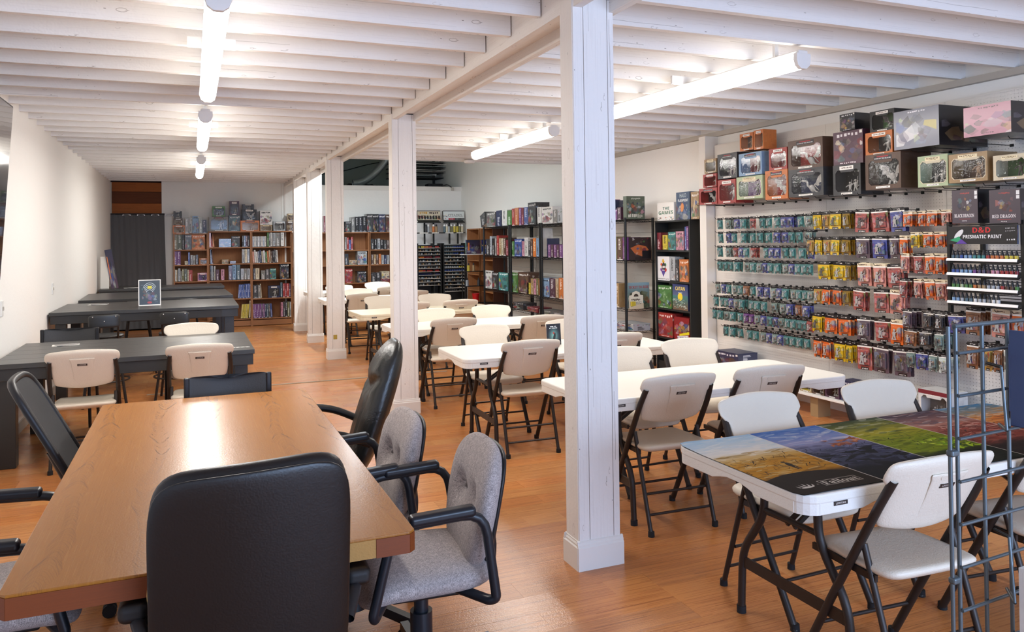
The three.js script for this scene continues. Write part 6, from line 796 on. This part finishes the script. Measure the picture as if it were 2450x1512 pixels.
const FIGBOX = [
  'red|black|dragon|small black and red figure box at the far bottom end of the row|x5.06|d.2|w.315|h.172|z-6.817|y1.932',
  'red|red|orc|red figure box stacked on the far bottom one|x5.1|d.2|w.24|h.14|z-6.836|y2.116',
  'tan|brown|orc|small tan framed figure box topmost of the far stack|x5.12|d.2|w.214|h.15|z-6.849|y2.268',
  'charcoal|violet|squad|charcoal box of bare figures with a violet backing|x5.08|d.22|w.324|h.257|z-6.516|y2.184',
  'red|crimson|orc|red box with a grey figure below the charcoal box|x5.06|d.22|w.296|h.241|z-6.506|y1.929',
  'sky|crimson|orc|pale blue box with a crimson backing|x5.06|d.24|w.349|h.221|z-6.139|y2.185',
  'lime|purple|orc|pale green box with a purple backing and yellow side|x5.05|d.24|w.394|h.221|z-6.145|y1.955',
  'orange|brown|orc|orange upright figure box nearer the doorway post, on the blue box|x5.08|d.16|w.205|h.171|z-6.213|y2.437',
  'orange|tan|orc|taller orange upright figure box beside its twin|x5.04|d.16|w.139|h.186|z-5.988|y2.422',
  'red|crimson|orc|red box with a white strip below its window|x5.05|d.24|w.248|h.204|z-5.737|y2.201',
  'orange|red|dragon|large orange red box in the bottom layer|x5.05|d.25|w.31|h.272|z-5.764|y1.931',
  'brown|red|wing|wide brown box with a pale winged dragon|x5.03|d.3|w.433|h.266|z-5.37|y2.178',
  'charcoal|navy|wing|wide charcoal box with a blue winged dragon|x5.02|d.3|w.434|h.246|z-5.358|y1.934',
  'plum|purple|none|glossy purple box with wrinkled film window|x5.02|d.25|w.322|h.275|z-4.873|y2.172',
  'charcoal|black|squad|charcoal box of dark figures under the glossy purple box|x5.02|d.25|w.302|h.255|z-4.892|y1.918',
  'black|teal|none|small black closed carton topmost above the purple box|x5|d.25|w.164|h.138|z-4.856|y2.449',
  'black|green|dragon|black box with green dragon in the top layer|x5|d.26|w.241|h.165|z-4.508|y2.395',
  'orange|black|orc|black and orange box below the green dragon box|x4.99|d.26|w.267|h.184|z-4.534|y2.211',
  'brown|black|dragon|largest brown window box in the bottom layer|x4.97|d.32|w.346|h.277|z-4.482|y1.94',
  'silver|silver|none|huge silver grey glossy carton standing out from the wall|x4.86|d.5|w.391|h.283|z-4.085|y2.212',
  'lime|black|squad|green edged box with dark window|x4.97|d.28|w.255|h.227|z-4.043|y1.929',
  'tan|brown|orc|tan box with cream outlined window|x4.96|d.3|w.298|h.201|z-3.76|y1.941',
  'cream|green|orc|cream topped box with dark red sides|x4.95|d.3|w.233|h.165|z-3.455|y1.934',
  'pink|pink|none|big glossy pink carton at the near end of the top row|x4.86|d.45|w.341|h.201|z-3.542|y2.234',
  'plum|charcoal|none|dark plum carton standing on the paint rack, farther of two|x4.98|d.22|w.2|h.234|z-3.802|y1.656',
  'plum|charcoal|none|dark plum carton with red dragon print, nearer of two|x4.96|d.24|w.218|h.229|z-3.502|y1.644',
];
const PACKS = [
  's|1.782|.096|.119|t:-6.739 g:-6.607 b:-6.464 t:-6.364 r:-6.213 t:-6.082 t:-5.984 t:-5.873 b:-5.781 b:-5.697 t:-5.567 g:-5.462',
  's|1.639|.098|.119|t:-6.734 b:-6.602 t:-6.509 t:-6.361 t:-6.224 t:-6.123 t:-5.995 b:-5.877 b:-5.77 t:-5.686 t:-5.591 g:-5.465',
  's|1.492|.097|.119|t:-6.747 g:-6.607 r:-6.488 b:-6.396 t:-6.324 r:-6.22 t:-6.035 b:-5.953 b:-5.866 t:-5.774 t:-5.676 t:-5.554 b:-5.443',
  's|1.346|.097|.119|t:-6.75 t:-6.662 t:-6.575 t:-6.475 g:-6.303 t:-6.223 g:-6.13 b:-6.053 t:-5.972 t:-5.884 g:-5.77 b:-5.686 t:-5.604 t:-5.531 t:-5.459',
  's|1.109|.098|.119|g:-6.792 b:-6.694 t:-6.607 g:-6.505 t:-6.422 n:-6.332 t:-6.237 b:-6.128 b:-6.03 g:-5.933 b:-5.854 t:-5.775 g:-5.671 t:-5.596 t:-5.523 g:-5.451',
  's|.968|.098|.119|t:-6.822 t:-6.724 t:-6.646 b:-6.569 g:-6.492 t:-6.401 t:-6.248 t:-6.17 t:-6.071 g:-5.936 g:-5.813 b:-5.729 n:-5.612 b:-5.513',
  's|.831|.097|.119|t:-6.844 t:-6.755 g:-6.64 t:-6.554 t:-6.429 p:-6.34 p:-6.26 g:-6.173 b:-6.088 t:-5.991 b:-5.918 g:-5.845 t:-5.754 t:-5.684 t:-5.609 t:-5.543 r:-5.47',
  's|.67|.096|.119|t:-6.662 t:-6.559 t:-6.441 t:-6.296 t:-6.2 g:-6.092 b:-6.01 g:-5.921 b:-5.849 t:-5.771 t:-5.695 t:-5.606 t:-5.513',
  'm|1.794|0|.155|y:-5.357:.101 k:-5.25:.088 y:-5.139:.126 d:-5.029:.086',
  'm|1.571|0|.157|k:-5.433:.087 y:-5.343:.087 k:-5.242:.094 y:-5.143:.097 d:-5.032:.115',
  'm|1.355|0|.157|y:-5.289:.142 y:-5.106:.141 d:-5.005:.054',
  'm|1.136|0|.155|k:-5.359:.096 o:-5.258:.095 o:-5.138:.103 d:-5.035:.092',
  'm|.894|0|.165|y:-5.371:.114 o:-5.21:.141 o:-5.061:.145',
  'm|.681|0|.178|o:-5.374:.104 o:-5.266:.103 y:-5.12:.131 y:-5.011:.071',
  'l|1.796|0|.19|r:-4.839:.144 r:-4.67:.166 b:-4.498:.153',
  'l|1.575|0|.183|v:-4.841:.151 b:-4.673:.162 v:-4.533:.092 o:-4.441:.079',
  'l|1.352|0|.188|i:-4.832:.151 i:-4.675:.131 r:-4.526:.153',
  'l|1.144|0|.191|r:-4.885:.139 r:-4.666:.15 i:-4.503:.161',
  'l|.909|0|.192|v:-4.845:.144 r:-4.662:.154 o:-4.516:.128',
  'l|.697|0|.225|r:-4.841:.162 v:-4.675:.161 v:-4.485:.154',
  'h|1.759|0|.115|o:-4.389:.084 o:-4.264:.059 o:-4.176:.095 i:-4.059:.087',
  'h|1.599|0|.12|y:-4.33:.077 o:-4.214:.085 o:-4.119:.083',
  'h|1.437|0|.153|i:-4.418:.085 r:-4.301:.093 o:-4.204:.087 o:-4.119:.075',
  'h|1.242|0|.149|r:-4.437:.073 i:-4.314:.076 o:-4.212:.082 i:-4.119:.09',
  'q|1.006|0|.145|v:-4.409:.09 x:-4.223:.094 x:-4.124:.09 b:-4.002:.14',
  'q|.856|0|.131|n:-4.382:.114 x:-4.252:.121 g:-4.136:.087',
  'q|.694|0|.14|g:-4.389:.081 b:-4.288:.107 g:-4.189:.077 w:-4.095:.097',
  'w|1.062|0|.195|n:-3.843:.121 i:-3.639:.141 o:-3.518:.089',
  'w|.814|0|.185|n:-3.851:.096 k:-3.729:.058 n:-3.664:.059 w:-3.574:.112',
];
{
  const L = FIGBOX.map((s) => s.split('|'));
  L.forEach(([frame, back, fig, label, ...n]) => {
    const v = {}; n.forEach((q) => { v[q[0]] = +q.slice(1); }); const cell = label.startsWith('huge silver') ? 'SILVERBOX' : label.startsWith('big glossy pink') ? 'PINKBOX' : label.includes('farther of two') ? 'BLACKD' : label.includes('nearer of two') ? 'REDD' : null;
    figureBox(label, [v.x, v.y + 0.002, v.z], -Math.PI / 2, v.w * 0.97, v.h, Math.min(v.d, 5.35 - v.x), frame, back, fig, 'boxed figures on the pegboard', cell);
  });
  let k = 0; for (let z = -6.93; z < -3.3; z += 0.155, k++) hook(5.04, z < -6.68 ? 1.926 : 1.915, z, `black peg carrying the boxed figures, ${ORD[k] || 'a later'} from the far post`, 'pegs under the boxed figures');
  [-4.2, -4.0, -3.72, -3.45].forEach((z, i) => hook(4.98, 2.205, z, `black peg under the big glossy cartons, ${ORD[i]} from the far one`, 'pegs under the upper cartons'));
}
const TONE = { t: 'teal', g: 'grey-green', b: 'blue', r: 'red', n: 'brown', p: 'purple', y: 'yellow', k: 'amber', d: 'dark gold', o: 'orange', i: 'salmon', v: 'dusky', x: 'black', w: 'clear white' };
const ZONE = { s: ['small packs', 5.15], m: ['the yellow column', 5.14], l: ['the large packs', 5.13], h: ['packs beside the rack', 5.12], q: ['the dull low packs', 5.12], w: ['packs behind the grid', 5.1] };
const packCache = {}, packRow = {};
function packParts(c, w, h, kind) {
  const key = [c, w.toFixed(2), h.toFixed(2), kind].join(); if (packCache[key]) return packCache[key];
  const bw = w * 0.82, bh = h * 0.6, hole = roundRect(w, h, Math.min(w, h) * 0.06, 2);
  const card = cellUV(plate(hole, 0.0016).translate(0, -h / 2, 0), 'card.' + c + kind), ins = cellUV(rb(bw * 0.94, bh * 0.92, 0.016, 0.006, 0, -h * 0.54, 0.0095, 1), 'insert.' + c), shell = rb(bw, bh, 0.034, 0.01, 0, -h * 0.54, 0.018, 1);
  return (packCache[key] = { card, ins, shell });
}
function pack(c, x, y, z, w, h, kind, label, grp, full, tilt) {
  const t = thing('figure_pack', label, 'blister pack', [x, y, z], -Math.PI / 2 + tilt, grp), g = packParts(c, w, h, kind); t.rotateZ((rnd() - 0.5) * 0.12); t.rotateX(full ? rr(-0.04, 0.1) : 0);
  mesh('card', g.card, M.printGloss, t); mesh('insert', g.ins, M.print, t);
  if (full) { const m = mesh('figure', FIG.mini, rnd() < 0.7 ? M.mini : M.miniDark, t), s = h * 0.46; m.scale.set(Math.min(s, w * 0.8), s, 0.026); m.position.set(-w * 0.08, -h * 0.8, 0.024); mesh('blister', g.shell, M.film, t); }
  return t;
}
PACKS.forEach((line) => {
  const [zone, ys, ws, hs, items] = line.split('|'), y = +ys, h = +hs, [phrase, xp] = ZONE[zone]; const row = (packRow[zone] = (packRow[zone] ?? -1) + 1);
  items.split(' ').forEach((s, i) => {
    const [c, zs, w1] = s.split(':'), z = +zs, w = zone === 's' ? 0.083 : +w1 * 0.93, kind = zone === 's' || zone === 'm' ? 'small' : 'head';
    const lab = `${TONE[c]} blister pack, ${ORD[i]} from the far end, ${ORD[row]} row of ${phrase}`; const tl = (rnd() - 0.5) * 0.16;
    pack(c, xp, y + 0.004, z, w, h, kind, lab, 'blister packs in ' + phrase, true, tl);
    if (zone !== 's') { pack(c, xp + 0.05, y + 0.004, z, w, h, kind, `${TONE[c]} pack hung behind the ${ORD[i]} pack, ${ORD[row]} row of ${phrase}`, 'blister packs in ' + phrase, false, tl * 0.5); if (zone !== 'l') pack(c, xp + 0.1, y + 0.004, z, w, h, kind, `${TONE[c]} pack deepest on the ${ORD[i]} hook, ${ORD[row]} row of ${phrase}`, 'blister packs in ' + phrase, false, tl * 0.4); } else if (i % 2) pack(c, xp + 0.045, y + 0.004, z, w, h, kind, `${TONE[c]} pack hung behind the ${ORD[i]} pack, ${ORD[row]} row of ${phrase}`, 'blister packs in ' + phrase, false, -tl * 0.5);
    hook(xp - 0.02, y - h * 0.06, z, `black hook of the ${ORD[i]} pack, ${ORD[row]} row of ${phrase}`, 'hooks of ' + phrase);
  });
});
{ // bottle rack for the small paints
  const t = thing('paint_bottle_rack', 'black countertop rack of dropper bottles with a lettered header on the pegboard', 'bottle rack', [4.94, 0, -3.665], -Math.PI / 2), W = 0.5;
  mesh('header_sign', printBox(W, 0.125, 0.012, 'PRISM', 'black.plain', 'black.plain', 0, 1.575, -0.02), M.posters, t); mesh('top_wires', [0, 1, 2, 3, 4, 5].map((i) => rod([-W / 2 + i * W / 5, 1.648, -0.02], [-W / 2 + i * W / 5, 1.648, -0.4], 0.003, 5)).concat([rod([-W / 2, 1.648, -0.02], [W / 2, 1.648, -0.02], 0.004), rod([-W / 2, 1.648, -0.4], [W / 2, 1.648, -0.4], 0.004)]), M.wireBlack, t);
  for (const s of [-1, 1]) { mesh('upright', bx(0.022, 0.64, 0.03, s * (W / 2 + 0.016), 1.35, -0.05), M.wireBlack, t); mesh('upright', bx(0.022, 0.64, 0.03, s * (W / 2 + 0.016), 1.35, -0.39), M.wireBlack, t); mesh('side_wires', [0, 1, 2, 3, 4].map((i) => rod([s * (W / 2 + 0.016), 1.1 + i * 0.12, -0.05], [s * (W / 2 + 0.016), 1.1 + i * 0.12, -0.39], 0.004, 5)), M.wireBlack, t); }
  [1.412, 1.312, 1.21, 1.115].forEach((y, r) => {
    mesh('tier', [Q(rb(W, 0.006, 0.13, 0.002, 0, 0, 0), 0.25, 0, 0, 0, y - 0.012, -0.07), ...[0, 1, 2, 3].map((i) => rod([-W / 2, y + 0.01 + i * 0.014, -0.13 - i * 0.07], [W / 2, y + 0.01 + i * 0.014, -0.13 - i * 0.07], 0.003, 5))], M.wireBlack, t); mesh('price_rail', [Q(rb(W + 0.01, 0.02, 0.004, 0.001, 0, 0, 0), -0.35, 0, 0, 0, y - 0.006, 0.0)], M.enamel, t);
    const sets = [['steel', 'blue', 'sky', 'teal', 'teal', 'red', 'orange', 'orange', 'yellow', 'yellow'], ['blue', 'sky', 'sky', 'purple', 'violet', 'plum', 'pink', 'red', 'red', 'crimson'], ['green', 'lime', 'green', 'orange', 'tan', 'silver', 'silver', 'red', 'brown', 'green'], ['sky', 'silver', 'steel', 'white', 'silver', 'grey', 'white', 'silver', 'white', 'grey']][r];
    for (let i = 0; i < (r === 3 ? 11 : 15); i++) { const c = sets[Math.floor(i / 15 * 10)], b = thing('dropper_bottle', `${c} dropper bottle, ${ORD[i]} from the far end, ${ORD[r]} tier of the bottle rack`, 'bottle', [4.94 + 0.035, y + 0.001, -3.665 - W / 2 + 0.022 + i * (W - 0.044) / 14], -Math.PI / 2, 'dropper bottles in the bottle rack'); b.rotation.order = 'YXZ'; mesh('body', cyl(0.0125, 0.0125, 0.024, 0, 0.012, 0, 10), plainMat(c), b); mesh('cap', [cyl(0.004, 0.0105, 0.03, 0, 0.046, 0, 8), cyl(0.0115, 0.0122, 0.01, 0, 0.028, 0, 8)], M.plasticBlack, b); }
  });
}
{ // low ledge under the pegboard and what lies on it
  const t = thing('display_ledge', 'low white ledge on wooden blocks along the foot of the pegboard', 'ledge', [5.17, 0, -4.9]); mesh('ledge_board', rb(0.36, 0.018, 4.2, 0.003, 0, 0.191, 0), M.trimWhite, t); for (const z of [-1.95, -0.42, 1.0, 1.9]) mesh('support_block', bx(0.14, 0.182, 0.09, -0.06, 0.091, z), plainMat('tan'), t);
  const G = 'boxes on the low ledge';
  for (const [z, w, h, d, c, kind, l] of [[-6.52, 0.36, 0.215, 0.24, 'navy', 'b', 'dark blue printed box at the far end of the low ledge'], [-5.42, 0.14, 0.11, 0.16, 'yellow', 'w', 'small gold window box on the low ledge, farthest of the cluster'], [-5.27, 0.14, 0.12, 0.16, 'brown', 'w', 'small brown window box second in the ledge cluster'], [-5.11, 0.16, 0.13, 0.16, 'plum', 'w', 'glossy dark window box on the ledge in front of the pegs'], [-4.95, 0.13, 0.175, 0.14, 'navy', 'b', 'blue black box at the near end of the ledge cluster'], [-4.78, 0.13, 0.19, 0.12, 'charcoal', 'b', 'charcoal box upright behind the chair on the low ledge'], [-4.42, 0.14, 0.1, 0.16, 'silver', 'w', 'silver wrapped box beside the red topped carton'], [-4.13, 0.25, 0.23, 0.2, 'white', 'w', 'white sided carton with red top band on the low ledge'], [-3.86, 0.22, 0.13, 0.2, 'tan', 'w', 'tan carton behind the wire grid on the low ledge'], [-3.6, 0.2, 0.12, 0.2, 'charcoal', 'w', 'dark carton nearest the camera on the low ledge']]) {
    if (kind === 'w') figureBox(l, [5.04, 0.201, z], -Math.PI / 2, w, h, d, c === 'yellow' ? 'tan' : c, c === 'white' ? 'grey' : c === 'yellow' ? 'yellow' : 'black', 'squad', G).children.length && c === 'white' && mesh('red_band', rb(w, 0.03, 0.002, 0.001, 0, h - 0.016, 0.001, 1), plainMat('crimson'), scene.children[scene.children.length - 1]); else { const o = thing('game_box', l, 'box', [5.04, 0.201, z], -Math.PI / 2, G); mesh('carton', printBox(w, h * 0.96, d, c + '.cover', c + '.spinea', c + '.plain', 0, h * 0.48, -d / 2), M.printGloss, o); mesh('lid', printBox(w + 0.002, h * 0.03, d + 0.002, c + '.plain', c + '.plain', c + '.plain', 0, h * 0.975, -d / 2), M.print, o); }
  }
}
renderer.render(scene, camera);
